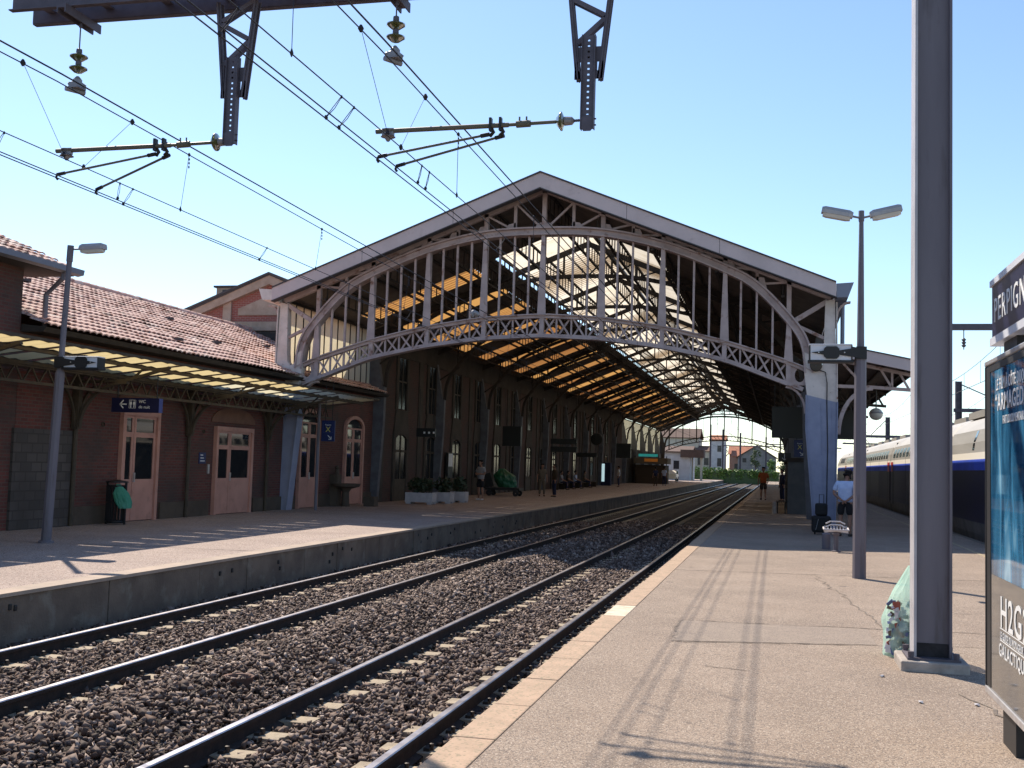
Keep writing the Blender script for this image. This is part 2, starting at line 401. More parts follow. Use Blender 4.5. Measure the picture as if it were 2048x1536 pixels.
mb = MB().box(4.95, 5.1, -12, 205, -1.0, .003)
tag(mb.build('platform_far_edge', M_conc), kind='structure')

# left platform
mb = MB().box(-16, PLX - .32, -12, 215, -1.0, 0)
tag(mb.build('platform_surface', M_asph2), kind='structure')
mb = MB().box(PLX - .318, PLX, -12, 215, -.04, .004)
tag(mb.build('platform_edge', mat('pale_platform_edge', (.42, .32, .25), .85, c2=(.33, .26, .21), scale=2, bump=.3, bscale=60)), kind='structure')
mb = MB(); y = -12.0
while y < 215:
    ln = random.choice((2.35, 2.4, 1.6, .85))
    mb.box(PLX - .3, PLX - .03 + random.uniform(-.012, .012), y, y + ln - .02, -1.0, -.042)
    if random.random() < .8 and y < 40:
        for k in range(2):
            yy = y + random.uniform(.2, ln - .2); zz = random.uniform(-.45, -.2)
            mb.box(PLX - .05, PLX - .012, yy, yy + .05, zz, zz + .07, 1)
    y += ln
tag(mb.build('platform_wall', [M_conc, M_black], bevel=.01), kind='structure')
mb = MB()
for a, b in (((-15.2, 17.5), (-8.7, 18.2)), ((-14, 27), (-8.7, 27.4)), ((-13.5, 22.0), (-11.0, 22.6)), ((-11, 22.6), (-10.8, 26))):
    crackline(mb, wob(a, b, 40, .02), .014)
tag(mb.build('pavement_crack', M_crack), kind='structure')

# ballast bed with raised middle
def bedz(x):
    return interp([(-9, -.62), (-8.2, -.6), (-7.9, -.615), (-6.3, -.615), (-5.9, -.57), (-5.2, -.45), (-4.6, -.56), (-4.2, -.615), (-2.7, -.615), (-2.3, -.66), (-1.5, -.72)], x)
mb = MB()
xs = [-8.8 + .1 * i for i in range(73)]; ys = [-12, 0, 4] + [5 + i for i in range(60)] + [70, 90, 120, 160, 230, 600]
vs = [(x, y, bedz(x) - .03 + .012 * noise.noise(Vector((x * 2, y * 2, 0)))) for y in ys for x in xs]
n = len(xs)
mb.add(vs, [(j * n + i, j * n + i + 1, (j + 1) * n + i + 1, (j + 1) * n + i) for j in range(len(ys) - 1) for i in range(n - 1)])
tag(mb.build('track_bed', M_bed), kind='structure')
mb = MB().box(5.1, 40, -12, 600, -.95, -.8)
tag(mb.build('track_bed', M_bed), kind='structure')

# loose ballast stones: uncountable
RAILS = (-2.70, -4.13, -6.33, -7.90)
def stones():
    P = []; S = []
    def scatter(x0, x1, y0, y1, dens, s):
        k = int((x1 - x0) * (y1 - y0) * dens)
        p = np.stack([rng.uniform(x0, x1, k), rng.uniform(y0, y1, k)], 1)
        ok = np.ones(k, bool)
        ph = (p[:, 1] - 5.4) % .6
        for r in RAILS: ok &= (np.abs(p[:, 0] - r) > .085) & ~((np.abs(p[:, 0] - r) < .3) & (ph < .26) & (rng.random(k) < .97))
        p = p[ok]; P.append(p); S.append(np.full(len(p), s) * rng.uniform(.6, 1.3, len(p)) * np.where(rng.random(len(p)) < .06, 1.5, 1.0))
    scatter(-8.58, -1.7, 5.5, 11, 640, .032)
    scatter(-8.58, -1.7, 11, 17, 600, .033)
    scatter(-8.58, -1.7, 17, 27, 470, .037)
    scatter(-8.58, -1.7, 27, 45, 240, .05)
    P = np.concatenate(P); S = np.concatenate(S); k = len(P)
    base = np.array([(1, 0, 0), (-1, 0, 0), (0, 1, 0), (0, -1, 0), (0, 0, 1), (0, 0, -1)], float)
    tri = np.array([(0, 2, 4), (2, 1, 4), (1, 3, 4), (3, 0, 4), (2, 0, 5), (1, 2, 5), (3, 1, 5), (0, 3, 5)])
    V = base[None] * rng.uniform(.6, 1.25, (k, 6, 1)) + rng.normal(0, .22, (k, 6, 3))
    V *= np.stack([rng.uniform(.8, 1.3, k), rng.uniform(.7, 1.2, k), rng.uniform(.5, .85, k)], 1)[:, None, :]
    q = rng.normal(size=(k, 4)); q[:, 1:3] *= .6; q /= np.linalg.norm(q, axis=1)[:, None]
    w, x, y, z = q.T
    Rm = np.stack([np.stack([1 - 2 * (y * y + z * z), 2 * (x * y - w * z), 2 * (x * z + w * y)], 1),
                   np.stack([2 * (x * y + w * z), 1 - 2 * (x * x + z * z), 2 * (y * z - w * x)], 1),
                   np.stack([2 * (x * z - w * y), 2 * (y * z + w * x), 1 - 2 * (x * x + y * y)], 1)], 1)
    V = np.einsum('kij,kvj->kvi', Rm, V) * S[:, None, None]
    bx = np.array([bedz(v) for v in np.linspace(-9, -1, 401)])
    zz = np.interp(P[:, 0], np.linspace(-9, -1, 401), bx) + rng.uniform(-.035, .03, k)
    # a heap of fresh stones between the tracks
    zz += .12 * np.exp(-(((P[:, 0] + 5.3) / .5) ** 2 + ((P[:, 1] - 22.5) / 2.2) ** 2))
    V[:, :, 0] += P[:, 0, None]; V[:, :, 1] += P[:, 1, None]; V[:, :, 2] += zz[:, None]
    me = bpy.data.meshes.new('ballast')
    me.vertices.add(k * 6); me.vertices.foreach_set('co', V.reshape(-1))
    F = (tri[None] + (np.arange(k) * 6)[:, None, None]).reshape(-1)
    me.loops.add(len(F)); me.loops.foreach_set('vertex_index', F.astype(np.int32))
    nf = len(F) // 3
    me.polygons.add(nf); me.polygons.foreach_set('loop_start', np.arange(0, nf * 3, 3, dtype=np.int32))
    me.update(calc_edges=True)
    at = me.attributes.new('tint', 'FLOAT', 'POINT')
    at.data.foreach_set('value', np.repeat(rng.uniform(0, 1, k), 6).astype(np.float32))
    m = bpy.data.materials.new('ballast_stone'); m.use_nodes = True
    N = m.node_tree.nodes; L = m.node_tree.links; b = N['Principled BSDF']; b.inputs['Roughness'].default_value = .85
    a = N.new('ShaderNodeAttribute'); a.attribute_name = 'tint'
    r = N.new('ShaderNodeValToRGB'); L.new(a.outputs['Fac'], r.inputs['Fac'])
    e = r.color_ramp.elements; e[0].color = (.035, .021, .016, 1); e[1].position = 1; e[1].color = (.42, .34, .29, 1)
    for pos, c in ((.35, (.105, .066, .05, 1)), (.65, (.175, .117, .09, 1)), (.9, (.265, .195, .16, 1))):
        x_ = e.new(pos); x_.color = c
    L.new(r.outputs['Color'], b.inputs['Base Color'])
    me.materials.append(m)
    o = bpy.data.objects.new('ballast', me); COL.objects.link(o)
    tag(o, 'brown and grey crushed stone ballast lying between and beside the rails', 'ballast', kind='stuff')
stones()

# tracks
def track(xa, xb, label, zr=-.45):
    xc = (xa + xb) / 2
    t = thing('railway_track', label, 'railway track', (xc, 5, -.65), 'railway tracks between the platforms')
    for x in (xa, xb):
        prof = [(-.07, -.172), (.07, -.172), (.07, -.16), (.012, -.14), (.01, -.05), (.036, -.038), (.036, -.008), (.028, 0), (-.028, 0), (-.036, -.008), (-.036, -.038), (-.01, -.05), (-.012, -.14), (-.07, -.16)]
        m = MB().prism([(x + u, zr + v) for u, v in prof], 'y', -10, 420)
        for k, f in enumerate(m.f):
            if len(f) == 4 and all(m.v[i][2] > zr - .0085 for i in f): m.m[k] = 1
        m.build('rail', [M_rail, M_railtop], t)
    def sl(m, y):
        for x, sg in ((xa, 1), (xb, -1)):
            ax = x - .30; bx_ = x + .30
            m.box(ax, bx_, y, y + .23, zr - .3, zr - .14, 0)
            for s in (-1, 1):
                m.box(x + s * .075 - .025, x + s * .075 + .025, y + .06, y + .17, zr - .14, zr - .115, 1)
                m.lathe([(.018, 0), (.018, .05), (.001, .055)], (x + s * .1, y + .115, zr - .14), n=8, mi=1)
        m.bar((xb, y + .115, zr - .28), (xa, y + .115, zr - .28), .07, .05, mi=1)
    m = MB(); sl(m, 5.4)
    first = m.build('sleeper', [M_sleep, M_clip], t)
    for k in range(1, 100):
        c = first.copy(); COL.objects.link(c); c.parent = t; c.location = (0, .6 * k, 0)
    m = MB(); y = 65.4
    while y < 150: sl(m, y); y += .6
    m.build('sleeper', [M_sleep, M_clip], t, kind='stuff')
    return t
track(RAILS[0], RAILS[1], 'railway track nearest the sunlit right platform with polished rails on concrete sleepers')
track(RAILS[2], RAILS[3], 'railway track beside the left platform wall with polished rails on concrete sleepers')

# ------------------------------------------------------------------ train shed
XC, ZA, SL, XL, XR = -7.02, 10.15, .398, -15.57, 1.53
Y0, Y1 = 32.3, 152.
GY = 33.0
def rz(x): return ZA - SL * abs(x - XC)
shed = thing('train_shed', 'great iron and corrugated train shed with glazed gable spanning both tracks', 'train shed', (XC, GY, 0))

def corr(mb, xa, xb, ya, yb, dz=0., per=.26, amp=.025, mi=0):
    k = max(2, int((yb - ya) / per * 2)); vs = []
    for i in range(k + 1):
        y = ya + (yb - ya) * i / k; h = amp * (1 if i % 2 else -1)
        vs += [(xa, y, rz(xa) + dz + h), (xb, y, rz(xb) + dz + h)]
    mb.add(vs, [(2 * i, 2 * i + 1, 2 * i + 3, 2 * i + 2) for i in range(k)], mi)
LW = 3.15             # half width of the raised lantern
mb = MB()
corr(mb, XL, XC, Y0, 38.4); corr(mb, XC, XR, Y0, 38.4)
corr(mb, XC + LW - .2, XR, 38.4, Y1)
corr(mb, XL, XC - 8.0, 38.4, Y1); corr(mb, XC - 3.75, XC - LW + .2, 38.4, Y1)
for k in range(29):
    ya = 38.4 + 4 * k
    if ya < Y1 - 2: corr(mb, XC - 8.0, XC - 3.75, ya + 1.6, min(ya + 4.0, Y1))
corr(mb, XC - LW, XC, 146, Y1, .5); corr(mb, XC, XC + LW, 146, Y1, .5)
mb.build('roof_sheet', M_rsheet, shed)
for k in range(28):
    ya = 38.4 + 4 * k
    m = MB(); corr(m, XC - 8.0, XC - 3.75, ya + .05, ya + 1.56, .0, .3, .04)
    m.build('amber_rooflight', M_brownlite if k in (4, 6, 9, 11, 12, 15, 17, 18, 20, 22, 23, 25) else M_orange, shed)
for k in range(18):
    ya = 38.4 + 6 * k
    for s in (-1, 1):
        m = MB(); corr(m, XC + s * LW, XC + s * .08, ya + .05, min(ya + 5.95, 146), .5, .36, .055)
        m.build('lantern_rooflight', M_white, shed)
m = MB()
for s in (-1, 1):
    x = XC + s * LW
    m.bar((x, 38.4, rz(x) + .06), (x, Y1, rz(x) + .06), .09, .12)
    m.bar((x, 38.4, rz(x) + .47), (x, Y1, rz(x) + .47), .08, .1)
    for k in range(150):
        y = 38.5 + k * .75
        if y < Y1: m.bar((x, y, rz(x) + .05), (x, y, rz(x) + .46), .05, .05)
m.bar((XC, 38.4, ZA + .44), (XC, Y1, ZA + .44), .14, .16)
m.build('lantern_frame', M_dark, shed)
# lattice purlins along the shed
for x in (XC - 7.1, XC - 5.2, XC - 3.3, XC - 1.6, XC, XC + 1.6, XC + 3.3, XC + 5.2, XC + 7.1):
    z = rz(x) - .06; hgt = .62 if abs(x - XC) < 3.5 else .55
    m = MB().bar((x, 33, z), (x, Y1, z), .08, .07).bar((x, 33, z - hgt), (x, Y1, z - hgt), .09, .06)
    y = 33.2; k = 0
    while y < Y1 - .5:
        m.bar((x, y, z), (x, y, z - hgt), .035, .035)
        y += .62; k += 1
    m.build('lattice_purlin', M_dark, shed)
for x in (XC - 6.1, XC - 4.3, XC + 4.3, XC + 6.1):
    MB().bar((x, 33, rz(x) - .06), (x, Y1, rz(x) - .06), .07, .08).build('light_purlin', M_dark, shed)

# gable fascia, gutters
m = MB().prism([(XL, 6.57), (XC, 9.94), (XR, 6.57), (XR, 6.97), (XC, 10.38), (XL, 6.97)], 'y', Y0 - .1, Y0)
m.prism([(XL, 6.973), (XC, 10.383), (XR, 6.973), (XR, 7.01), (XC, 10.43), (XL, 7.01)], 'y', Y0 - .14, Y0 + .1, 1)
m.prism([(XL - .02, 6.54), (XC, 9.905), (XR + .02, 6.54), (XR + .02, 6.567), (XC, 9.937), (XL - .02, 6.567)], 'y', Y0 - .12, Y0 + .16, 1)
for x in (-12.6, -9.7, -4.4, -1.7):
    zc = rz(x) + .2
    m.box(x - .006, x + .006, Y0 - .103, Y0 - .1, zc - .4, zc + .02, 1)
m.build('gable_fascia', [M_fascia, M_fcap], shed)
M_gut = mat('gutter_blue_grey', (.2, .22, .29), .5)
MB().prism([(XR + .01, 6.56), (XR + .33, 6.56), (XR + .48, 6.98), (XR + .01, 6.95)], 'y', Y0 - .05, Y1).build('gutter', M_gut, shed)
MB().prism([(XL - .01, 6.6), (XL - .35, 6.6), (XL - .48, 6.96), (XL - .01, 6.93)], 'y', Y0 - .05, 41.2).build('gutter', M_shedw, shed)
MB().path([(1.78, 33.6, 6.6), (1.78, 33.6, 5.1)], .06, 10).build('downpipe', M_gut, shed)

# measured profile of the gable truss, mirrored about the ridge line
ARCH = [(-14.87, 4.48), (-14.76, 5.3), (-14.37, 5.96), (-13.41, 6.98), (-12.5, 7.52), (-10.71, 8.24), (-8.86, 8.66), (XC, 8.75)]
ARCH = ARCH + [(2 * XC - x, z) for x, z in ARCH[-2::-1]]
GT = [(-14.9, 4.5), (-14.34, 4.77), (-12.53, 5.35), (-10.7, 5.78), (-8.88, 6.05), (XC, 6.15)]
GT = GT + [(2 * XC - x, z) for x, z in GT[-2::-1]]
GB = [(-14.72, 4.02), (-14.34, 4.16), (-12.53, 4.86), (-10.7, 5.24), (-8.88, 5.48), (XC, 5.57)]
GB = GB + [(2 * XC - x, z) for x, z in GB[-2::-1]]
def fine(P, n=60):
    xs = [P[0][0] + (P[-1][0] - P[0][0]) * i / n for i in range(n + 1)]
    # Catmull smoothing of the polyline by x
    out = []
    for x in xs:
        h = .35
        out.append((x, (interp(P, max(P[0][0], x - h)) + 2 * interp(P, x) + interp(P, min(P[-1][0], x + h))) / 4))
    out[0] = P[0]; out[-1] = P[-1]
    return out
def archfine():
    def cr(p0, p1, p2, p3, t):
        return tuple(.5 * ((2 * b) + (-a + c) * t + (2 * a - 5 * b + 4 * c - d) * t * t + (-a + 3 * b - 3 * c + d) * t ** 3) for a, b, c, d in zip(p0, p1, p2, p3))
    P = ARCH; out = []
    for i in range(len(P) - 1):
        a = P[max(i - 1, 0)]; d = P[min(i + 2, len(P) - 1)]
        for k in range(6): out.append(cr(a, P[i], P[i + 1], d, k / 6))
    return out + [P[-1]]
AF = archfine()
ya, yb = GY - .1, GY + .1
gable = MB().ribbon(AF, .2, ya, yb).ribbon(AF, .05, ya - .1, yb + .1, 0, -2.0).ribbon(AF, .05, ya - .1, yb + .1, 0, 2.0)
gable = gable.build('gable_arch', M_shed, shed)
g1 = MB().ribbon(fine(GT), .1, ya, yb).ribbon(fine(GT), .035, ya - .08, yb + .08, 0, 1.6)
g1.ribbon(fine(GB), .1, ya, yb).ribbon(fine(GB), .035, ya - .08, yb + .08, 0, -1.6)
N4 = 4
for k in range(-4, 4):
    for j in range(N4):
        x0 = XC + 1.82 * (k + j / N4) + .04; x1 = XC + 1.82 * (k + (j + 1) / N4) - .04
        t0, t1, b0, b1 = interp(GT, x0), interp(GT, x1), interp(GB, x0), interp(GB, x1)
        g1.bar((x0, GY - .03, t0), (x1, GY - .03, b1), .02, .055, up=(0, 0, 1))
        g1.bar((x0, GY + .03, b0), (x1, GY + .03, t1), .02, .055)
        if j: g1.bar((x0 - .04, GY, interp(GT, x0)), (x0 - .04, GY, interp(GB, x0)), .05, .06)
girder = g1.build('arched_girder', M_shed, shed)
girder['label'] = 'cambered lattice girder with crossed bracing under the gable glazing'
for sgn in (-1, 1):   # end web plates with oval hole
    pts = []
    cx, cz = XC + sgn * 7.6, 4.42
    outer = [(XC + sgn * 7.32, 4.74), (XC + sgn * 7.85, 4.55), (XC + sgn * 7.85, 4.0), (XC + sgn * 7.32, 4.14)]
    m = MB()
    n = 24; hole = [(cx + .14 * math.cos(2 * math.pi * i / n), cz + .0 + .2 * math.sin(2 * math.pi * i / n)) for i in range(n)]
    def edge(i):
        a = 2 * math.pi * i / n; dx, dz = math.cos(a), math.sin(a)
        lx = .28 if abs(dx) > 1e-6 else 9
        s = min(.27 / max(abs(dx), 1e-6), .29 / max(abs(dz), 1e-6))
        return (cx + dx * s, cz + dz * s)
    for i in range(n):
        a, b, c, d = hole[i], hole[(i + 1) % n], edge((i + 1) % n), edge(i)
        m.prism([a, b, c, d], 'y', GY - .03, GY + .03)
    m.build('girder_end_plate', M_shed, shed)
for k in range(-4, 5):
    x = XC + 1.82 * k; zb = interp(GB, x) if abs(k) < 5 else 0
    m = MB().bar((x, GY, rz(x) - .1), (x, GY, zb), .13, .16, up=(0, 1, 0))
    zt = interp(GT, x); zA = interp(AF, x)
    if zA - zt > 1:
        m.prism([(x - .05, zA), (x + .05, zA), (x + .13, zt), (x - .13, zt)], 'y', GY - .14, GY - .1)
    m.build('gable_post', M_shed, shed)
    if k < 4:
        for j in (1, 2, 3):
            xm = x + 1.82 * j / 4
            MB().bar((xm, GY, interp(AF, xm)), (xm, GY, interp(GT, xm)), .06, .07, up=(0, 1, 0)).build('mullion', M_shed, shed)
m = MB()
for s in (-1, 1):
    for i in range(0, 9):
        x = XC + s * .91 * i
        za = interp(AF, x)
        if i % 2: m.bar((x, GY, rz(x) - .1), (x, GY, za), .09, .1, up=(0, 1, 0))
        if i < 8:
            xo = x + s * .91
            m.bar((x + s * .05, GY, za + .08), (xo, GY, rz(xo) - .14), .06, .07, up=(0, 1, 0))
            m.prism([(x - .02, za + .05), (x + s * .34, interp(AF, x + s * .34) + .05), (x + s * .2, za + .26), (x - .02, za + .3)] if s > 0 else
                    [(x + .02, za + .05), (x + .02, za + .3), (x - .2, za + .26), (x - .34, interp(AF, x - .34) + .05)], 'y', GY - .05, GY - .02)
m.ribbon([(XL + .1, rz(XL) - .09), (XC, ZA - .12), (XR - .1, rz(XR) - .09)], .16, GY - .08, GY + .08)
for s in (-1, 1):
    m.bar((XC + s * 8.35, GY - .04, 6.55), (XC + s * 7.3, GY - .04, 5.9), .13, .16, up=(0, 1, 0))
    m.bar((XC + s * 7.3, GY - .04, 5.95), (XC + s * 8.55, GY - .04, 5.35), .09, .1, up=(0, 1, 0))
m.build('spandrel_bracing', M_shed, shed)
# gable columns: white above, blue-grey below
for s in (-1, 1):
    def X(u): return XC + s * u
    c = MB()
    up = [(X(8.29), 6.55), (X(8.55), 6.6), (X(8.6), 4.4), (X(8.62), 3.65), (X(7.8), 3.85), (X(7.72), 4.5), (X(7.68), 5.1), (X(7.86), 5.0), (X(7.95), 4.75), (X(8.02), 4.62), (X(8.12), 4.58), (X(8.22), 4.7), (X(8.25), 5.0)]
    lo = [(X(8.62), 3.65), (X(8.58), 0.0), (X(8.05), 0.0), (X(7.8), 2.9), (X(7.8), 3.85)]
    if s < 0: up.reverse(); lo.reverse()
    c.prism(up, 'y', GY - .16, GY + .12, 0); c.prism(lo, 'y', GY - .16, GY + .12, 1)
    # flanges along both edges
    c.bar((X(8.6), GY - .02, 6.5), (X(8.63), GY - .02, 3.66), .4, .03, up=(1, 0, 0), mi=0)
    c.bar((X(8.64), GY - .02, 3.65), (X(8.6), GY - .02, 0), .4, .03, up=(1, 0, 0), mi=1)
    c.bar((X(7.78), GY - .02, 3.85), (X(7.78), GY - .02, 2.9), .4, .03, up=(1, 0, 0), mi=1)
    c.bar((X(7.78), GY - .02, 2.9), (X(8.03), GY - .02, 0), .4, .03, up=(1, 0, 0), mi=1)
    for k in range(10):
        z = 3.95 + k * .25
        for u in (8.34, 8.5): c.lathe([(.018, 0), (.016, .012), (.001, .016)], (X(u), GY - .16, z), (0, -1, 0), 6, 0)
    # vertical ribs on the blue foot
    c.bar((X(8.2), GY - .17, 3.6), (X(8.3), GY - .17, .05), .02, .02, up=(0, 1, 0), mi=1)
    c.bar((X(8.5), GY - .17, 3.6), (X(8.48), GY - .17, .05), .02, .02, up=(0, 1, 0), mi=1)
    c.build('gable_column', [M_shedw, M_shedb], shed)
# bracket and gutter knees
m = MB()
for s in (-1, 1):
    arc = [(XC + s * (7.76 - .55 * (1 - math.cos(t))), 3.35 + .75 * math.sin(t) - .02) for t in (math.pi / 2 * i / 8 for i in range(9))]
    m.ribbon(arc, .06, GY - .1, GY + .1)
    arc = [(XC + s * (8.62 + .36 * (1 - math.cos(t))), 6.1 + .42 * math.sin(t)) for t in (math.pi / 2 * i / 6 for i in range(7))]
    m.ribbon(arc, .05, GY - .12, GY + .12)
m.build('knee_bracket', M_shed, shed)

# interior trusses
def truss_mb(y):
    m = MB(); a, b = y - .07, y + .07
    m.ribbon([(XL + .2, rz(XL) - .14), (XC, ZA - .18), (XR - .2, rz(XR) - .14)], .2, a, b)
    m.ribbon(AF, .14, a, b)
    for s in (-1, 1):
        for i in range(0, 9):
            x = XC + s * .91 * i; za = interp(AF, x)
            m.bar((x, y, rz(x) - .1), (x, y, za), .07, .08, up=(0, 1, 0))
            if i < 8:
                xo = x + s * .91
                m.bar((x, y, za), (xo, y, rz(xo) - .14), .05, .06, up=(0, 1, 0))
        up = [(XC + s * 8.3, 6.5), (XC + s * 8.5, 6.5), (XC + s * 8.5, 4.4), (XC + s * 8.35, 0), (XC + s * 8.02, 0), (XC + s * 7.86, 3), (XC + s * 7.84, 4.5), (XC + s * 7.95, 4.5)]
        m.prism(up if s > 0 else up[::-1], 'y', y - .12, y + .12, 1)
        m.bar((XC + s * 7.2, y, 6.0), (XC + s * 8.4, y, 5.2), .06, .07, up=(0, 1, 0))
    return m
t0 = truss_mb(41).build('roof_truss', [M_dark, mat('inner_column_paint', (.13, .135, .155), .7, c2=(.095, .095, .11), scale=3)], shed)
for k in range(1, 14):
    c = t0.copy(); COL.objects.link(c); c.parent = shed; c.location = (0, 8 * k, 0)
# far gable: same profile, seen against the sky
m = MB(); y = Y1 - .4
m.prism([(XL, 6.5), (XC, 9.8), (XR, 6.5), (XR, 6.97), (XC, 10.3), (XL, 6.97)], 'y', y, y + .3)
m.ribbon(AF, .22, y - .1, y + .1).ribbon(fine(GT), .12, y - .1, y + .1).ribbon(fine(GB), .12, y - .1, y + .1)
for k in range(-16, 17):
    x = XC + 1.82 * k / 4
    if k % 4 == 0: m.bar((x, y, rz(x)), (x, y, interp(GB, x)), .14, .14)
    elif k % 2 == 0: m.bar((x, y, interp(AF, x)), (x, y, interp(GT, x)), .05, .05)
    m.bar((x, y, interp(GT, x)), (x + .455, y, interp(GB, x + .455)), .05, .05)
for s in (-1, 1):
    m.prism([(XC + s * 8.3, 6.5), (XC + s * 8.5, 6.5), (XC + s * 8.5, 0), (XC + s * 8.0, 0), (XC + s * 7.8, 4.5)][::s], 'y', y - .15, y + .15)
m.build('far_gable', M_dark, shed)
# cream side screens on the building side
def screen(ya, yb, z0, z1):
    m = MB(); y = ya
    while y < yb - .1:
        m.quad((-15.5, y + .02, z0), (-15.5, min(y + .6, yb) - .02, z0), (-15.5, min(y + .6, yb) - .02, z1), (-15.5, y + .02, z1)); y += .6
    m.build('cream_side_screen', M_cream, shed)
    m = MB(); y = ya
    while y < yb + .1:
        m.bar((-15.49, y, z0), (-15.49, y, z1), .03, .05, up=(0, 1, 0)); y += .6
    for z in (z0, z1): m.bar((-15.46, ya, z), (-15.46, yb, z), .07, .09)
    m.build('screen_batten', M_dark, shed)
screen(33.3, 41.2, 4.32, 6.7)
screen(112., 151., 3.6, 6.6)
# aisle canopy beyond the right column
AX0, AX1 = 1.66, 3.66
def az(x): return 5.02 - .21 * (x - AX0)
m = MB()
k = 600; vs = []
for i in range(k + 1):
    y = 32.4 + (150 - 32.4) * i / k; h = .02 * (1 if i % 2 else -1)
    vs += [(AX0, y, az(AX0) + h), (AX1, y, az(AX1) + h)]
m.add(vs, [(2 * i, 2 * i + 1, 2 * i + 3, 2 * i + 2) for i in range(k)])
m.build('aisle_sheet', M_rsheet, shed)
MB().prism([(AX0, az(AX0) - .12), (AX1, az(AX1) - .12), (AX1, az(AX1) + .19), (AX0, az(AX0) + .19)], 'y', 32.3, 32.39).prism([(AX0, az(AX0) + .193), (AX1, az(AX1) + .193), (AX1, az(AX1) + .225), (AX0, az(AX0) + .225)], 'y', 32.27, 32.45, 1).build('aisle_fascia', [M_fascia, M_fcap], shed)
MB().box(AX1, AX1 + .04, 32.3, 150, az(AX1) - .12, az(AX1) + .02).build('aisle_gutter', M_dark, shed)
def aisle_bracket(y, mt):
    m = MB(); a, b = y - .06, y + .06
    m.ribbon([(AX0, az(AX0) - .16), (AX1, az(AX1) - .16)], .09, a, b)
    m.ribbon([(1.62, 4.12), (2.55, 4.1), (AX1, 4.03)], .09, a, b)
    arc = [(1.66 + .92 * (1 - math.cos(t)), 2.75 + 1.32 * math.sin(t)) for t in (math.pi / 2 * i / 10 for i in range(11))]
    m.ribbon(arc, .11, a - .02, b + .02)
    for xa, za, xb, zb in ((1.75, 4.8, 2.35, 4.12), (2.35, 4.12, 2.35, 4.75), (2.75, 4.68, 3.1, 4.08), (3.1, 4.08, 3.1, 4.6), (3.3, 4.5, 3.55, 4.06)):
        m.bar((xa, y, za), (xb, y, zb), .06, .07, up=(0, 1, 0))
    return m.build('aisle_bracket', mt, shed)
aisle_bracket(GY, M_shed)
b0 = aisle_bracket(41, M_dark)
for k in range(1, 13):
    c = b0.copy(); COL.objects.link(c); c.parent = shed; c.location = (0, 8 * k, 0)
m = MB()
for x in (2.3, 2.9, 3.45): m.bar((x, 32.5, az(x) - .06), (x, 150, az(x) - .06), .06, .08)
m.build('aisle_purlin', M_dark, shed)

# ------------------------------------------------------------------ station buildings on the left
FX = -15.3
def tile_roof(mb, o, u, v, Lu, Lv, per=.23, row=.36, mi=0):
    o, u, v = Vector(o), Vector(u).normalized(), Vector(v).normalized(); nn = u.cross(v).normalized()
    if nn.z < 0: nn = -nn
    nc = int(Lu / per); nr = int(Lv / row)
    for r in range(nr):
        vs = []; cols = nc * 4 + 1
        for e in (0, 1):
            for c in range(cols):
                uu = c / 4 * per; ph = (c % 4) / 4
                h = .04 * abs(math.sin(math.pi * ph)) ** .7
                jit = .02 * noise.noise(Vector((math.floor(uu / per) * 3.7, r * 5.3, 0))) + .03 * noise.noise(Vector((uu * .25, r * .4, 2.)))
                p = o + u * uu + v * (row * (r + e * 1.08)) + nn * (h + jit + (.045 if e else 0))
                vs.append(p)
        mb.add(vs, [(c, c + 1, cols + c + 1, cols + c) for c in range(cols - 1)], mi)
        # thickness at the lower lip
        b = [vs[cols + c] for c in range(cols)]; b2 = [p - nn * .03 for p in b]
        mb.add(b + b2, [(c, c + 1, cols + c + 1, cols + c) for c in range(cols - 1)], mi)

def door(parent, y0, y1, z1, arched=False, side=.36):
    """pink panelled glazed door with a narrow side leaf, set in the x = FX wall"""
    m = MB(); x = FX + .058
    fr = .12
    if not arched:
        m.box(x - .1, x + .05, y0, y0 + fr, 0, z1).box(x - .1, x + .05, y1 - fr, y1, 0, z1).box(x - .1, x + .05, y0 + fr, y1 - fr, z1 - fr, z1)
    zt = z1 - .12 if not arched else z1 - .45
    a, b = y0 + fr, y1 - fr
    ysp = a + (b - a) * side
    d = m.build('door', M_door, parent)
    p = MB(); g = MB()
    leafs = ((a + .01, ysp - .01), (ysp + .01, b - .01))
    for (l, r) in leafs:
        s = .085; zb = 1.02; zc = zt - .52
        p.box(x - .05, x, l, r, .02, zb)
        p.box(x - .05, x, l, l + s, zb, zt).box(x - .05, x, r - s, r, zb, zt)
        p.box(x - .05, x, l + s, r - s, zc, zc + .12).box(x - .05, x, l + s, r - s, zt - .06, zt)
        g.box(x - .035, x - .02, l + s, r - s, zb, zc).box(x - .035, x - .02, l + s, r - s, zc + .12, zt - .06)
    if arched:
        c = (y0 + y1) / 2; hw = (y1 - y0) / 2
        arc = [(c + hw * math.cos(t), zt + .45 * math.sin(t)) for t in (math.pi * i / 12 for i in range(13))]
        arc2 = [(c + (hw - fr) * math.cos(t), zt + (.45 - fr) * math.sin(t)) for t in (math.pi * i / 12 for i in range(13))]
        for i in range(12):
            p.prism([arc[i], arc[i + 1], arc2[i + 1], arc2[i]], 'x', x - .1, x + .05)
        p.box(x - .1, x + .05, y0, y0 + fr, 0, zt).box(x - .1, x + .05, y1 - fr, y1, 0, zt)
        g.prism(arc2, 'x', x - .035, x - .02)
    p.build('leaf', M_door, d); g.build('pane', M_glass, d)
    h = MB().box(x, x + .05, ysp + .03, ysp + .06, .95, 1.18); h.build('handle', M_alu, d)
    return d

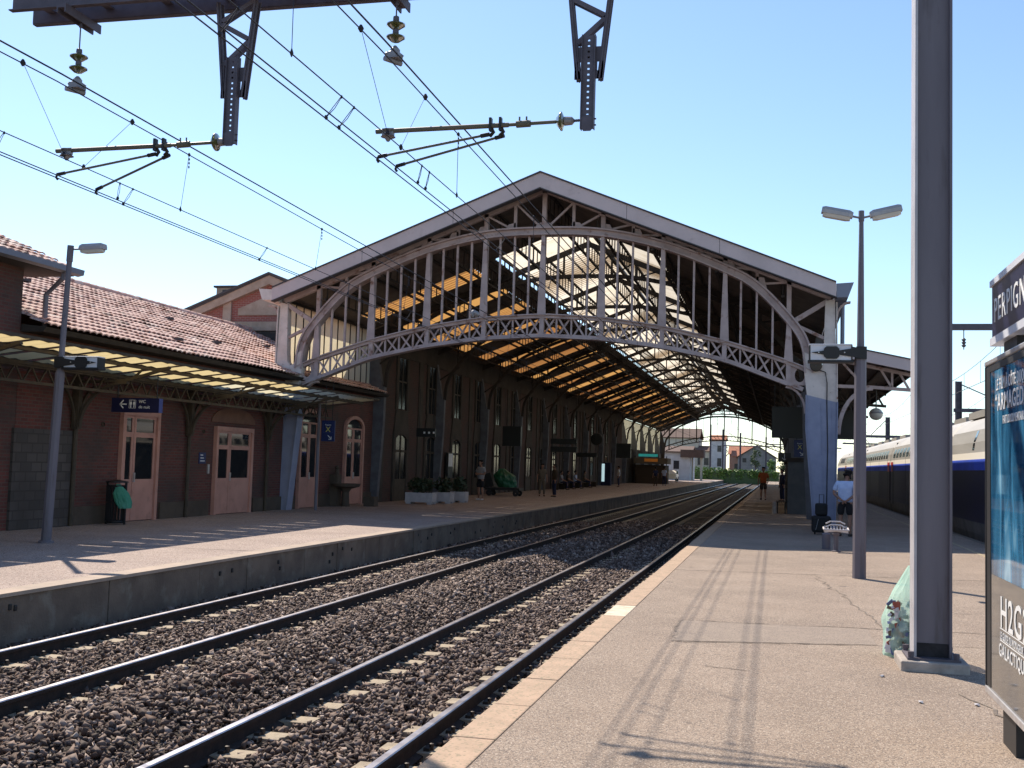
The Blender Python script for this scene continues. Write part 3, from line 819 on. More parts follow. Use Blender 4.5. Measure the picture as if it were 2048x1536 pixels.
# leftmost two-storey brick block
bb = thing('brick_building', 'dark two storey brick building with tiled eaves at the left edge of the picture', 'building', (FX, 15, 0))
MB().box(-26, FX, -6, 20.03, 0, 5.42).build('wall', M_brick, bb)
m = MB(); tile_roof(m, (-21.5, -6, 8.3), (0, 1, 0), (6.7, 0, -2.75), 27.1, 7.24)
r_ = m.build('roof', M_tile, bb)
m = MB().prism([(-14.82, 5.46), (-14.82, 5.55), (-21.5, 8.28), (-26, 6.4), (-26, 6.3), (-21.5, 8.18)], 'y', -6, 21.1)
m.box(-16, -14.85, -6, 21.08, 5.42, 5.459)
m.build('eaves_board', M_fcap, bb)
MB().prism([(-14.8, 5.42), (-14.66, 5.45), (-14.64, 5.56), (-14.8, 5.56)], 'y', -6, 21.15).build('gutter', M_gut, bb)
MB().path([(-14.75, 20.6, 5.42), (-14.78, 20.6, 5.3), (-15.16, 20.6, 4.95), (-15.16, 20.6, 4.1)], .055, 10).build('downpipe', M_gray, bb)
MB().path([(-15.2, 19.3, 3.6), (-15.2, 19.3, 2.3), (-15.2, 19.1, 2.1), (-15.2, 19.1, 0)], .06, 8).build('downpipe', M_trim, bb)
MB().box(FX, FX + .06, 19.95, 22.0, 0, 2.1).build('stone_base', M_rubble, bb)
MB().box(FX + .002, FX + .02, 18.9, 19.25, 2.15, 2.4).build('notice', M_letter, bb)

# tiled single storey wing
wg = thing('station_wing', 'low brick wing with long pink clay tile roof behind the platform canopy', 'building', (FX, 30, 0))
MB().box(-26.5, FX, 20.04, 41.2, 0, 4.1).build('wall', M_brick, wg)
m = MB(); tile_roof(m, (-20.8, 20.06, 6.72), (0, 1, 0), (6.0, 0, -2.48), 21.1, 6.5)
m.prism([(-20.8 - .1, 6.6), (-20.8, 6.75), (-26.6, 4.4), (-26.6, 4.3)], 'y', 20.06, 41.1)
for yy, vv in ((24.5, 2.2), (30.5, 4.6), (31, 2.5), (35.4, 4.9), (36.5, 3.2), (27, 5.4)):
    px, pz = -20.8 + vv * .924, 6.72 - vv * .382 + .06
    m.box(px - .1, px + .12, yy, yy + .22, pz, pz + .07, 1)
roof = m.build('roof', [M_tile, M_fcap], wg)
rid = MB()
for k in range(52): rid.lathe([(.11, 0), (.13, .42)], (-20.8, 20.1 + k * .405, 6.74), (0, 1, 0), 10)
rid.build('ridge_tiles', M_tile, roof)
MB().prism([(FX, 4.1), (-14.78, 4.1), (-14.7, 4.2), (FX, 4.26)], 'y', 20.05, 41.1).build('eaves_board', M_dark, wg)
door(wg, 23.8, 25.45, 2.68, side=.3)
door(wg, 28.4, 30.66, 2.47, side=.36)
door(wg, 34.0, 35.6, 3.3, True, .5)
door(wg, 37.95, 39.8, 3.25, True, .45)
M_archi = mat('arch_infill', (.2, .1, .065), .8, c2=(.16, .08, .055), scale=3)
for y0, y1, zt in ((23.6, 25.65, 2.68), (28.2, 30.86, 2.47)):   # segmental brick arches over the square doors
    c = (y0 + y1) / 2; hw = (y1 - y0) / 2
    arc = [(c + hw * math.cos(t), zt + .12 + .45 * math.sin(t)) for t in (math.pi * i / 12 for i in range(13))]
    MB().prism(arc, 'x', FX, FX + .03).build('door_arch', M_archi, wg)
for ya_, yb_ in ((20.05, 23.6), (25.7, 28.2), (30.9, 33.9), (35.7, 37.8), (39.9, 41.2)): MB().box(FX, FX + .05, ya_, yb_, 0, .42).build('plinth', M_stone, wg)
for z0, yy in ((1.42, 27.62),):
    s_ = MB().box(FX, FX + .02, yy, yy + .36, z0, z0 + .3).build('notice_plate', M_blue, wg)
    for q_ in range(3): MB().box(FX + .0201, FX + .023, yy + .06, yy + .3 - .05 * q_, z0 + .06 + .08 * q_, z0 + .085 + .08 * q_).build('notice_line', M_letter, s_)
MB().box(FX, FX + .03, 28.1, 28.2, 1.15, 1.4).build('intercom', M_alu, wg)
for yy in (23.1, 27.8):
    MB().lathe([(.045, 0), (.06, .02), (.045, .04)], (FX, yy, 2.3), (1, 0, 0), 12).build('wall_ring', M_trim, wg)

# canopy over the left platform
CX0, CX1 = -15.28, -12.9
def cz(x): return 3.33 + (x - CX0) * .12
pc = thing('platform_canopy', 'brown iron platform canopy with yellow translucent sheets along the brick wing', 'canopy', (CX0, 25, 0))
def strip(xa, xb, ya, yb, name, mt):
    m = MB(); k = max(2, int((yb - ya) / .16)); vs = []
    for i in range(k + 1):
        y = ya + (yb - ya) * i / k; h = .012 * (1 if i % 2 else -1)
        vs += [(xa, y, cz(xa) + h), (xb, y, cz(xb) + h)]
    m.add(vs, [(2 * i, 2 * i + 1, 2 * i + 3, 2 * i + 2) for i in range(k)])
    return m.build(name, mt, pc)
strip(CX0, -14.5, 3, 35.0, 'solid_sheet', M_rsheet); strip(-13.55, -13.4, 3, 35.0, 'solid_sheet', M_rsheet)
for k in range(33):
    ya = 4 + k * 1.02
    if ya > 33.9: break
    strip(-13.4, CX1, ya + .03, ya + .99, 'yellow_sheet', M_yellow if ya < 29 else M_cream)
    if ya > 16: strip(-14.5, -13.55, ya + .06, ya + .96, 'yellow_sheet', M_yellow if ya < 25.5 else M_cream)
    else: strip(-14.5, -13.55, ya + .0, ya + 1.02, 'solid_sheet', M_rsheet)
strip(-14.5, CX1, 34.6, 35.0, 'solid_sheet', M_rsheet)
m = MB()
m.bar((-13.47, 3, cz(-13.47) - .04), (-13.47, 35, cz(-13.47) - .04), .1, .06).bar((CX1, 3, cz(CX1) + .03), (CX1, 35, cz(CX1) + .03), .04, .05)
m.bar((-14.5, 3, cz(-14.5) - .05), (-14.5, 35, cz(-14.5) - .05), .07, .07)
for k in range(31):
    ya = 4 + k * 1.02
    m.bar((CX0, ya, cz(CX0) + .035), (CX1, ya, cz(CX1) + .035), .04, .04)
m.build('purlin', M_trim, pc)
# lattice beam under the sheets
m = MB(); xa = -14.55
m.bar((xa, 3, 3.33), (xa, 35, 3.33), .07, .06).bar((xa, 3, 3.0), (xa, 35, 3.0), .08, .06)
y = 3.2
while y < 34.6:
    m.bar((xa, y, 3.0), (xa, y + .25, 3.33), .03, .03).bar((xa, y + .25, 3.33), (xa, y + .5, 3.0), .03, .03); y += .5
m.build('lattice_beam', M_trim, pc)
def cbr(y):
    m = MB(); x = FX + .1
    m.path([(x, y, 0), (x, y, 2.2)], .05, 8).box(x - .08, x + .08, y - .07, y + .07, 2.15, 3.36)
    arc = [(x + .08 + 1.15 * (1 - math.cos(t)), 2.2 + 1.0 * math.sin(t)) for t in (math.pi / 2 * i / 10 for i in range(11))]
    m.ribbon(arc, .06, y - .05, y + .05)
    m.ribbon([(x, 3.2), (x + 1.2, 3.24), (CX1 - .05, cz(CX1) - .08)], .06, y - .04, y + .04)
    m.bar((x + .05, y, 3.15), (x + .4, y, 2.9), .04, .04).bar((x + 1.3, y, 3.25), (x + 1.6, y, 3.5), .04, .04)
    for sg in (-1, 1):
        arc = [(y + sg * (.07 + .75 * (1 - math.cos(t))), 2.2 + .95 * math.sin(t)) for t in (math.pi / 2 * i / 8 for i in range(9))]
        P = arc
        for a, b in zip(P, P[1:]): m.bar((x, a[0], a[1]), (x, b[0], b[1]), .05, .05)
    return m.build('wall_bracket', M_trim, pc)
for y in (7.0, 12., 17., 21.95, 26.9, 31.6): cbr(y)
m = MB().path([(-14.3, 33.35, 0), (-14.3, 33.35, 3.42)], .05, 10); m.build('post', M_gray, pc)

# main station building under the shed
sb = thing('station_building', 'long two storey brick and stone station building in deep shade under the shed', 'building', (FX, 75, 0))
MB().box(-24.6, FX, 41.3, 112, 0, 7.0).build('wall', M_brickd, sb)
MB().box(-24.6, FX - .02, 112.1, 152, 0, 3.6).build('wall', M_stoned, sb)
m = MB()
m.prism([(-15.2, 7.0), (-14.7, 6.95), (-20, 9.08), (-25.2, 7.0), (-24.7, 7.0), (-20, 8.95)], 'y', 41.0, 112)
m.build('roof', M_fcap, sb)
# pediment end wall facing the camera
m = MB().prism([(FX, 7.0), (-20, 8.94), (-24.6, 7.0)], 'y', 41.3, 41.6, 0)
m.ribbon([(-24.9, 6.86), (-20, 8.8), (-15.1, 6.86)], .42, 41.05, 41.3, 1)
m.ribbon([(-24.95, 7.03), (-20, 9.03), (-15.05, 7.03)], .08, 40.95, 41.32, 2)
m.prism([(-21.4, 7.36), (-18.6, 7.36), (-18.6, 7.62), (-20, 8.18), (-21.4, 7.62)], 'y', 41.24, 41.298, 1)
for s_ in (-1, 1): m.box(*sorted((-20 + s_ * 1.7, -20 + s_ * 2.06)), 41.2, 41.297, 7.08, 8.0, 1)
m.box(-24.6, FX, 41.17, 41.296, 6.72, 7.08, 1).box(-24.6, FX, 41.26, 41.295, 5.2, 6.72, 3)
pe = m.build('pediment', [M_brick2, M_stonel, M_fcap, M_rubble], sb)
m = MB().box(-23.9, -21.6, 44.0, 45.6, 7.6, 8.95, 0).box(-24.0, -21.5, 43.9, 45.7, 8.95, 9.03, 1)
m.box(-23.6, -23.1, 43.96, 43.998, 8.3, 8.85, 1).box(-22.9, -22.0, 43.96, 43.998, 8.3, 8.85, 1)
m.build('roof_dormer', [M_stonel, M_fcap], sb)
m = MB()
m.box(FX, FX + .05, 41.35, 112, 5.95, 6.95)
m.box(FX, FX + .09, 41.3, 112, 6.95, 7.05)
m.box(FX, FX + .06, 41.35, 42.1, 0, 5.95)
y = 46.4
while y < 111:
    m.box(FX, FX + .05, y, y + .55, 0, 5.95); y += 8.2
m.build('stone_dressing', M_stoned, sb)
for k in range(16):
    yc = 44.2 + 4.1 * k
    if yc > 110: break
    x = FX
    for st, (hw, z0, z1) in enumerate(((.78, 0, 2.75), (.62, 3.75, 5.94))):
        m = MB()
        m.box(x, x + .07, yc - hw - .18, yc - hw + .08, z0, z1).box(x, x + .07, yc + hw - .08, yc + hw + .18, z0, z1)
        if st == 0:
            arc = [(yc + .8 * math.cos(t), 2.35 + .4 * math.sin(t)) for t in (math.pi * i / 10 for i in range(11))]
            for i in range(10):
                m.prism([arc[i], arc[i + 1], (arc[i + 1][0], 2.78), (arc[i][0], 2.78)], 'x', x, x + .065)
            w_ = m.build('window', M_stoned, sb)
            MB().box(x + .002, x + .015, yc - .7, yc + .7, .9, 2.7).build('pane', M_shopglass, w_)
            MB().box(x + .003, x + .04, yc - .7, yc + .7, .0, .9).box(x + .016, x + .04, yc - .04, yc + .04, .9, 2.7).box(x + .016, x + .04, yc - .7, yc + .7, 2.0, 2.1).build('frame', M_trim, w_)
        else:   # flared stone spandrel under the upper window
            m.prism([(yc - .8, 2.75), (yc + .8, 2.75), (yc + .96, 2.75), (yc + .8, 3.3), (yc + .7, 3.75), (yc - .7, 3.75), (yc - .8, 3.3), (yc - .96, 2.75)], 'x', x, x + .06)
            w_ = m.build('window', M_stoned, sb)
            MB().box(x + .002, x + .015, yc - .54, yc + .54, 3.8, 5.9).build('pane', M_shopglass, w_)
            MB().box(x + .016, x + .035, yc - .03, yc + .03, 3.8, 5.9).box(x + .016, x + .035, yc - .54, yc + .54, 4.9, 4.96).build('frame', M_trim, w_)

# ------------------------------------------------------------------ overhead line gantry
GYY = 10.4
gt = thing('catenary_gantry', 'grey steel catenary gantry with heavy right hand pole and two lattice drop posts', 'catenary gantry', (1.31, GYY, 0))
m = MB(); x0, x1, ya, yb = 1.148, 1.458, GYY - .16, GYY + .15
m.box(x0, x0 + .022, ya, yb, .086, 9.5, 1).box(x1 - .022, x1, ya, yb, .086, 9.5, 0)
m.box(x0 + .022, x1 - .022, ya + .05, ya + .068, .086, 9.5, 0)
m.box(x0 + .0225, x1 - .0225, ya + .046, ya + .0495, .088, .22, 2)
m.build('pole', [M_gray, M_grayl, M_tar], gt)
m = MB().box(1.09, 1.52, GYY - .23, GYY + .22, .0855, .105)
for xx in (1.12, 1.485):
    for yy in (GYY - .2, GYY + .19): m.lathe([(.016, 0), (.016, .05), (.028, .05), (.028, .02)][::1], (xx, yy, .105), n=6).lathe([(.026, .0), (.026, .024), (.012, .026), (.012, .05), (.001, .052)], (xx, yy, .105), n=6)
m.build('base_plate', M_gantry, gt)
MB().box(1.03, 1.58, GYY - .3, GYY + .3, -.05, .085).build('plinth', M_plinth, gt, bevel=.015)
m = MB()
for yy, s in ((GYY - .17, 1), (GYY + .17, -1)):
    m.box(-8.15, 1.15, yy - .006, yy + .006, 6.4, 6.62)
    m.box(-8.15, 1.15, min(yy, yy - s * .07), max(yy, yy - s * .07), 6.388, 6.4).box(-8.15, 1.15, min(yy, yy - s * .07), max(yy, yy - s * .07), 6.62, 6.632)
for k in range(13): m.box(-7.95 + k * .72, -7.85 + k * .72, GYY - .16, GYY + .16, 6.5, 6.512)
m.build('beam', M_gantry, gt)
for x in (-7.44, -3.82):
    m = MB().box(x - .04, x + .04, GYY - .32, GYY + .32, 6.34, 6.387).box(x - .055, x - .04, GYY - .32, GYY + .32, 6.29, 6.387).box(x + .04, x + .055, GYY - .32, GYY + .32, 6.29, 6.387)
    m.build('cross_channel', M_gantry, gt)
def drop_post(cx):
    m = MB(); zt, zm, zb = 6.39, 5.72, 4.86
    for yy in (GYY - .035, GYY + .035):
        m.bar((cx - .215, yy, zt), (cx - .105, yy, 5.36), .05, .012, up=(0, 1, 0)).bar((cx + .215, yy, zt), (cx + .105, yy, 5.36), .05, .012, up=(0, 1, 0))
        m.bar((cx - .19, yy, 6.17), (cx + .165, yy, 5.97), .045, .01, up=(0, 1, 0)).bar((cx + .165, yy, 5.97), (cx - .12, yy, zm), .045, .01, up=(0, 1, 0))
        m.bar((cx - .19, yy, 6.17), (cx + .2, yy, zt), .045, .01, up=(0, 1, 0))
    yy = GYY - .035
    m.box(cx - .14, cx - .06, yy - .006, yy + .006, 5.36, 5.44).box(cx + .06, cx + .14, yy - .006, yy + .006, 5.36, 5.44)
    m.box(cx - .14, cx + .14, yy + .006, yy + .012, 5.53, 5.68).box(cx - .14, cx - .11, yy - .006, yy + .006, 5.44, 5.53).box(cx + .11, cx + .14, yy - .006, yy + .006, 5.44, 5.53)
    m.box(cx - .08, cx - .055, yy - .006, yy + .006, 5.44, 5.53).box(cx + .055, cx + .08, yy - .006, yy + .006, 5.44, 5.53)
    for sg in (-1, 1):
        m.bar((cx + sg * .215, GYY - .035, zt), (cx + sg * .105, GYY - .035, 5.36), .012, .05, up=(0, 1, 0)).bar((cx + sg * .215, GYY + .035, zt), (cx + sg * .105, GYY + .035, 5.36), .012, .05, up=(0, 1, 0))
    w = .058; h = .011
    m.box(cx - w, cx - h, GYY - .065, GYY - .055, zb, 5.78).box(cx + h, cx + w, GYY - .065, GYY - .055, zb, 5.78)
    z = zb
    while z < 5.77:
        m.box(cx - h, cx + h, GYY - .065, GYY - .055, z, min(5.78, z + .036) if z > 5.0 else 5.0); z = z + .056 if z > 5.0 else 5.0
        if z == 5.0: z = 5.012
    m.box(cx - w - .008, cx - w, GYY - .095, GYY - .015, zb, 5.78).box(cx + w, cx + w + .008, GYY - .095, GYY - .015, zb, 5.78)
    m.prism([(cx - .065, 4.98), (cx + .065, 4.98), (cx + .065, 4.88), (cx + .035, 4.84), (cx - .035, 4.84), (cx - .065, 4.88)], 'y', GYY - .08, GYY - .067)
    for z in (4.9, 4.96): m.tube((cx + .06, GYY - .055, z), (cx + .085, GYY - .055, z), .008, 6)
    return m.build('drop_post', M_gantry, gt)
drop_post(-1.81); drop_post(-5.55)

def disc(mb, o, ax, r=.095, mi=0):
    return mb.lathe([(.02, -.045), (.04, -.04), (r * .8, -.012), (r, .0), (r, .012), (r * .75, .022), (.045, .03), (.03, .05)], o, ax, 20, mi)
def ins_string(x, zt, z, label):
    t = thing('insulator_string', label, 'insulator', (x, GYY, z), 'glass insulator strings hanging from the gantry beam')
    MB().tube((x, GYY, zt), (x, GYY, z + .2), .008, 6).lathe([(.012, 0), (.02, .01), (.012, .05)], (x, GYY, zt - .06), n=8).build('hanger_rod', M_gantry, t)
    for k in (0, 1):
        d = disc(MB(), (x, GYY, z + .02 + k * .13), (0, 0, 1)).build('glass_disc', M_ins, t, True)
        MB().lathe([(.012, .1), (.03, .09), (.034, .03), (.045, .025), (.02, .0)], (x, GYY, z + .02 + k * .13), n=12).build('metal_cap', M_gantry, d)
    m = MB().box(x - .06, x + .06, GYY - .07, GYY + .07, z - .2, z - .14).lathe([(.02, 0), (.05, .02), (.05, .06), (.015, .1)], (x, GYY, z - .16), n=10)
    m.path([(x - .07, GYY - .05, z - .17), (x, GYY, z - .12), (x + .06, GYY + .05, z - .17)], .03, 8).path([(x - .07, GYY - .1, z - .22), (x + .04, GYY + .08, z - .22)], .028, 8)
    m.build('saddle_clamp', M_galv, t)
ins_string(-3.8, 6.3, 5.88, 'green glass insulator string hanging in clear sky left of the right drop post')
ins_string(-7.42, 6.3, 5.76, 'green glass insulator string under the left tip of the gantry beam')

def reg_arm(dx, dz, y2, label):
    cxp = -1.81 + (dx if dx == 0 else -3.74)
    def P(x, y, z): return (x + dx, GYY + y, z + dz)
    t = thing('registration_arm', label, 'registration arm', P(-2.76, 0, 4.96), 'registration arms on the drop posts')
    m = MB().tube(P(-3.97, 0, 4.945), P(-2.6, 0, 4.955), .024, 10).tube(P(-2.6, 0, 4.955), P(-2.1, 0, 4.965), .017, 10)
    m.tube(P(-2.52, 0, 4.956), P(-2.38, 0, 4.96), .034, 10)
    for a in (-2.49, -2.42): m.tube(P(a, 0, 4.96), P(a, 0, 5.03), .009, 6)
    m.build('tube', M_olive, t)
    d = disc(MB(), P(-2.08, 0, 4.967), (1, 0, 0), .092).build('glass_disc', M_ins, t, True)
    MB().lathe([(.03, .03), (.045, .04), (.04, .11), (.02, .13)], P(-2.08, 0, 4.967), (1, 0, 0), 12).build('metal_cap', M_galv, d)
    m = MB()
    e = (cxp - .06, GYY - .03, 4.96 + dz)
    a = Vector(P(-1.95, 0, 4.967)); e = Vector(e)
    for k in range(4):
        c = a.lerp(e, (k + .5) / 4); m.lathe([(.006, -.02), (.016, 0), (.006, .02)], c, (1, 0, 0), 8)
    m.tube(a, e, .008, 6)
    m.build('shackle', M_gantry, t)
    m = MB()
    for a, ln in ((-2.78, .08), (-2.68, .1)):
        m.box(a + dx - .012, a + dx + .012, GYY - .03, GYY + .03, 4.9 + dz, 5.03 + dz).path([P(a, 0, 4.95), P(a + .02, .04, 4.9), P(a - .02, .06, 4.87)], .02, 8)
    m.build('arm_bracket', M_black, t)
    for (xa, ya, za, xb, yb_, zb) in ((-2.8, .05, 4.885, -3.93, -.02, 4.68), (-2.66, .08, 4.875, -3.83, y2, 4.655)):
        m = MB().tube(P(xa, ya, za), P(xb, yb_, zb), .013, 8, 0).tube(P(xa, ya, za), tuple(Vector(P(xa, ya, za)).lerp(Vector(P(xb, yb_, zb)), .08)), .022, 8, 1)
        m.tube(P(xb, yb_, zb), tuple(Vector(P(xb, yb_, zb)).lerp(Vector(P(xa, ya, za)), .08)), .02, 8, 1)
        m.path([P(xb, yb_, zb), P(xb - .01, yb_, zb - .03), P(xb - .0, yb_ + .02, zb - .05)], .014, 6, 1)
        m.build('steady_arm', [M_olive, M_black], t)
    m = MB().lathe([(.06, .03), (.02, .0), (.05, -.03), (.075, -.045), (.04, -.05), (.015, -.09)], P(-3.84, 0, 4.93), n=14)
    m.box(-3.9 + dx, -3.78 + dx, GYY - .02, GYY + .02, 4.9 + dz, 4.97 + dz)
    m.build('suspension_clamp', M_galv, t)
reg_arm(0, 0, .25, 'olive registration arm with glass disc reaching left from the right drop post')
reg_arm(-3.66, -.06, .55, 'olive registration arm with glass disc reaching left from the left drop post')

def line(xm, zm, xa, za, xc, zc, dx2, label, grp):
    t = thing('overhead_line', label, 'overhead wires', (xc, 30, zc), grp)
    ys = [-30 + 4 * k for k in range(48)] + [200, 330]
    def sag(y, amp, span=44): 
        u = ((y - GYY) % span) / span
        return -amp * 4 * u * (1 - u)
    for nm, x, z, amp, r in (('feeder_wire', xm, zm, .1, .0095), ('messenger_wire', xm - .055, zm - .07, .16, .007), ('auxiliary_wire', xa, za, .02, .006),
                             ('contact_wire', xc - .05, zc + .005, 0, .0065), ('contact_wire', xc + .05, zc - .005, 0, .0065)):
        MB().path([(x, y, z + sag(y, amp)) for y in ys], r, 5).build(nm, M_wire, t)
    def loop(y, top, bot, xx, xb):
        m = MB()
        for e in (-.018, .018):
            m.path([(xx, y + e * .3, top), (xx * .5 + xb * .5, y + e, (top + bot) / 2), (xb, y + e * .2, bot + .02)], .004, 4)
        m.lathe([(.005, 0), (.018, .015), (.012, .04)], (xb, y, bot - .005), n=6); m.lathe([(.005, 0), (.012, .01), (.005, .03)], (xx, y, top - .02), n=6)
        m.build('dropper', M_wire, t)
    for y in (7.1, 9.05, 9.35, 11.35, 11.62, 15.2, 18.5, 22, 25.5, 29, 33, 37, 41, 46, 51, 56, 62):
        loop(y, za, zc, xa, xc + random.choice((-.05, .05)))
    for y in (8.0, 12.7, 17, 21.5, 26, 30.5, 36, 42, 48, 54, 60):
        zz = zm - .07 + sag(y, .16); m = MB()
        m.tube((xm - .055, y, zz), (xa, y, za), .0035, 4); m.lathe([(.004, -.03), (.016, 0), (.004, .04)], (xa, y, za), n=6)
        for k in range(3): m.lathe([(.003, -.02), (.011, 0), (.003, .02)], (xm - .05, y, zz - .06 - .05 * k), n=6)
        m.lathe([(.006, -.025), (.022, 0), (.006, .025)], (xm - .055, y, zz), n=8)
        m.build('dropper', M_wire, t)
    for p, q in (((xm - .055, 9.45, zm - .07), (xa - .04, GYY - .05, za + .06)), ((xm - .055, 11.4, zm - .07), (xa, 10.65, za))):
        m = MB().tube(p, q, .003, 4).lathe([(.01, -.035), (.03, 0), (.01, .035)], (p[0], p[1], p[2] - .005), n=8).lathe([(.01, -.03), (.022, 0), (.01, .03)], q, n=8)
        m.build('stay_wire', M_wire, t)
    return t
line(-3.74, 5.7, -3.79, 4.85, -3.88, 4.65, 0, 'overhead wires above the near track running under the middle of the gable', 'overhead lines above the two tracks')
l2 = line(-7.32, 5.58, -7.46, 4.77, -7.53, 4.575, 0, 'overhead wires above the far track with a small insulator in front of the gable', 'overhead lines above the two tracks')
m = MB()
m.tube((-7.38, 26.25, 5.36), (-7.38, 26.85, 5.36), .012, 6)
for k in range(2): disc(m, (-7.38, 26.5 + .25 * k, 5.36), (0, 1, 0), .08)
m.lathe([(.03, 0), (.09, .02), (.09, .05), (.03, .07)], (-7.38, 26.3, 5.3), (1, 0, 0), 12)
m.build('section_insulator', M_galv, l2)

# ------------------------------------------------------------------ lamps with train indicator boxes
def lamp_head(p, sx, tilt, parent, L=.5):
    """box lamp with glass lens; p inner end, sx direction along x"""
    m = MB(); g = MB(); a = Vector(p); d = Vector((sx * math.cos(tilt), 0, math.sin(tilt))); u = Vector((-sx * math.sin(tilt), 0, math.cos(tilt)))
    sec = [(-.085, 0), (-.085, .06), (-.06, .11), (.06, .11), (.085, .06), (.085, 0)]
    n = len(sec); vs = []
    for t, s in ((0, .8), (.06, 1), (L - .05, 1), (L, .85)):
        for (y, z) in sec: vs.append(a + d * t + Vector((0, y * s, 0)) + u * (z * s))
    fs = [(i * n + k, i * n + (k + 1) % n, (i + 1) * n + (k + 1) % n, (i + 1) * n + k) for i in range(3) for k in range(n)] + [tuple(range(n)), tuple(range(3 * n, 4 * n))]
    m.add(vs, fs)
    hd = m.build('lamp_head', M_lamp, parent)
    vs = []
    sec = [(-.078, 0), (-.06, -.055), (.06, -.055), (.078, 0)]
    for t, s in ((.03, .8), (.1, 1), (L - .08, 1), (L - .03, .8)):
        for (y, z) in sec: vs.append(a + d * t + Vector((0, y * s, 0)) + u * (z * s - .002))
    n = 4
    g.add(vs, [(i * n + k, i * n + (k + 1) % n, (i + 1) * n + (k + 1) % n, (i + 1) * n + k) for i in range(3) for k in range(n)] + [(0, 1, 2, 3), (12, 13, 14, 15)])
    g.build('lens', M_lens, hd)
LX, LY = 1.27, 18.66
t = thing('double_lamp', 'tall grey lamp post with two raised lamp heads on the sunlit right platform', 'lamp post', (LX, LY, 0), 'platform lamps')
m = MB()
def ngon(r0, z0, r1, z1, n, x, y): m.lathe([(r0, z0), (r1, z1)], (x, y, 0), n=n)
m.lathe([(.105, 0), (.1, 1.2), (.1, 1.21), (.092, 3.5), (.06, 3.62), (.045, 5.0), (.036, 5.72), (.045, 5.73), (.045, 5.9), (.001, 5.9)], (LX, LY, 0), n=8)
m.box(LX - .06, LX - .04, LY - .11, LY - .09, 1.1, 1.3)
m.build('post', M_gray, t)
m = MB().tube((LX, LY, 5.78), (LX - .17, LY, 5.82), .018, 8).tube((LX, LY, 5.78), (LX + .17, LY, 5.82), .018, 8)
m.build('arm', M_galv, t)
lamp_head((LX - .14, LY, 5.78), -1, R(12), t, .5); lamp_head((LX + .14, LY, 5.78), 1, R(12), t, .5)
SX, SY = -12.8, 17.75
t = thing('single_lamp', 'slim leaning grey lamp post with one lamp head in front of the tiled wing', 'lamp post', (SX, SY, 0), 'platform lamps')
m = MB(); lean = Vector((.03, 0, 1)).normalized(); m.lathe([(.095, 0), (.09, .5), (.085, 3.05), (.055, 3.15), (.05, 5.1), (.06, 5.11), (.06, 5.4), (.001, 5.41)], (SX + .03, SY, 0), lean, n=10)
m.lathe([(.14, 0), (.14, .03), (.1, .05)], (SX + .03, SY, 0), n=10)
m.build('post', M_gray, t)
MB().tube((SX + .2, SY, 5.33), (SX + .43, SY, 5.33), .018, 8).build('arm', M_galv, t)
lamp_head((SX + .4, SY, 5.3), 1, R(2), t, .5)
def ind_box(x0, x1, y, z0, z1, px, label, mside):
    t = thing('indicator_box', label, 'sign box', (px, y, z0), 'indicator boxes on the lamp posts')
    m = MB().box(x0 + .015, x1 - .015, y - .1, y + .1, z0 + .015, z1 - .015, 0)
    m.box(x0, x1, y - .115, y + .11, z1 - .02, z1, 0).box(x0 - .02, x1 + .02, y - .115, y + .11, z0 - .02, z0 + .02, 1).box(x0 - .002, x0 + .02, y - .112, y + .11, z0 + .02, z1 - .02, 1).box(x1 - .02, x1 + .002, y - .112, y + .11, z0 + .02, z1 - .02, 1)
    m.build('housing', [mside, M_black], t, bevel=.006)
    zc = (z0 + z1) / 2; xm = x0 + (x1 - x0) * .52
    s = 1 if px > x1 else -1
    far = x0 if s > 0 else x1
    m = MB().prism([(far + s * .04, zc), (xm - s * .12, zc + .03), (xm - s * .12, zc - .035)], 'y', y - .125, y - .101)
    m.prism([(xm - .12, zc - .06), (xm - .08, zc - .1), (xm + .08, zc - .1), (xm + .12, zc - .06), (xm + .12, zc + .06), (xm + .08, zc + .1), (xm - .08, zc + .1), (xm - .12, zc + .06)], 'y', y - .128, y - .102)
    m.prism([(xm + s * .12, zc + .035), (px, zc + .09), (px, zc - .09), (xm + s * .12, zc - .035)], 'y', y - .124, y - .1015)
    m.box(px - .07, px + .09, y - .11, y + .13, zc - .1, zc + .1)
    m.build('mounting_arm', M_black, t)
    for xx in (xm - s * .2, xm + s * .2): MB().lathe([(.012, 0), (.01, .008), (.001, .009)], (xx, y - .126, zc), (0, -1, 0), 8).build('bolt', M_alu, t)
ind_box(.47, 1.14, LY, 3.44, 3.72, LX, 'white backed indicator box on the double lamp post', M_wbox)
ind_box(SX + .24, SX + .96, SY, 3.14, 3.36, SX + .13, 'grey backed indicator box on the single lamp post beside the yellow canopy', M_wbox)

# round loudspeaker with its cable on the right gable column
t = thing('loudspeaker', 'grey drum loudspeaker with dangling cable on the right gable column', 'loudspeaker', (1.0, GY - .3, 4.6))
MB().lathe([(.02, 0), (.16, .01), (.17, .1), (.15, .13), (.02, .135)], (1.02, GY - .18, 4.68), (0, -1, 0), 20).build('drum', M_trim, t)
MB().path([(1.12, GY - .2, 4.56), (1.28, GY - .2, 4.5), (1.33, GY - .19, 4.2), (1.33, GY - .19, 3.6), (1.36, GY - .19, 2.4), (1.34, GY - .19, .3)], .014, 6).build('cable', M_black, t)
t = thing('globe_lamp', 'round white platform lamp under the end of the aisle canopy', 'lamp', (3.08, 38, 3.9), 'lamps under the shed')
MB().lathe([(.02, .12), (.18, .08), (.24, 0)], (3.08, 38, 3.62), n=20).build('cap', M_lamp, t, True)
MB().ball((3.08, 38, 3.6), (.22, .22, .2), 16).build('globe', M_lens, t, True)
MB().tube((3.08, 38, 3.72), (3.08, 38, 4.62), .02, 6).build('rod', M_black, t)

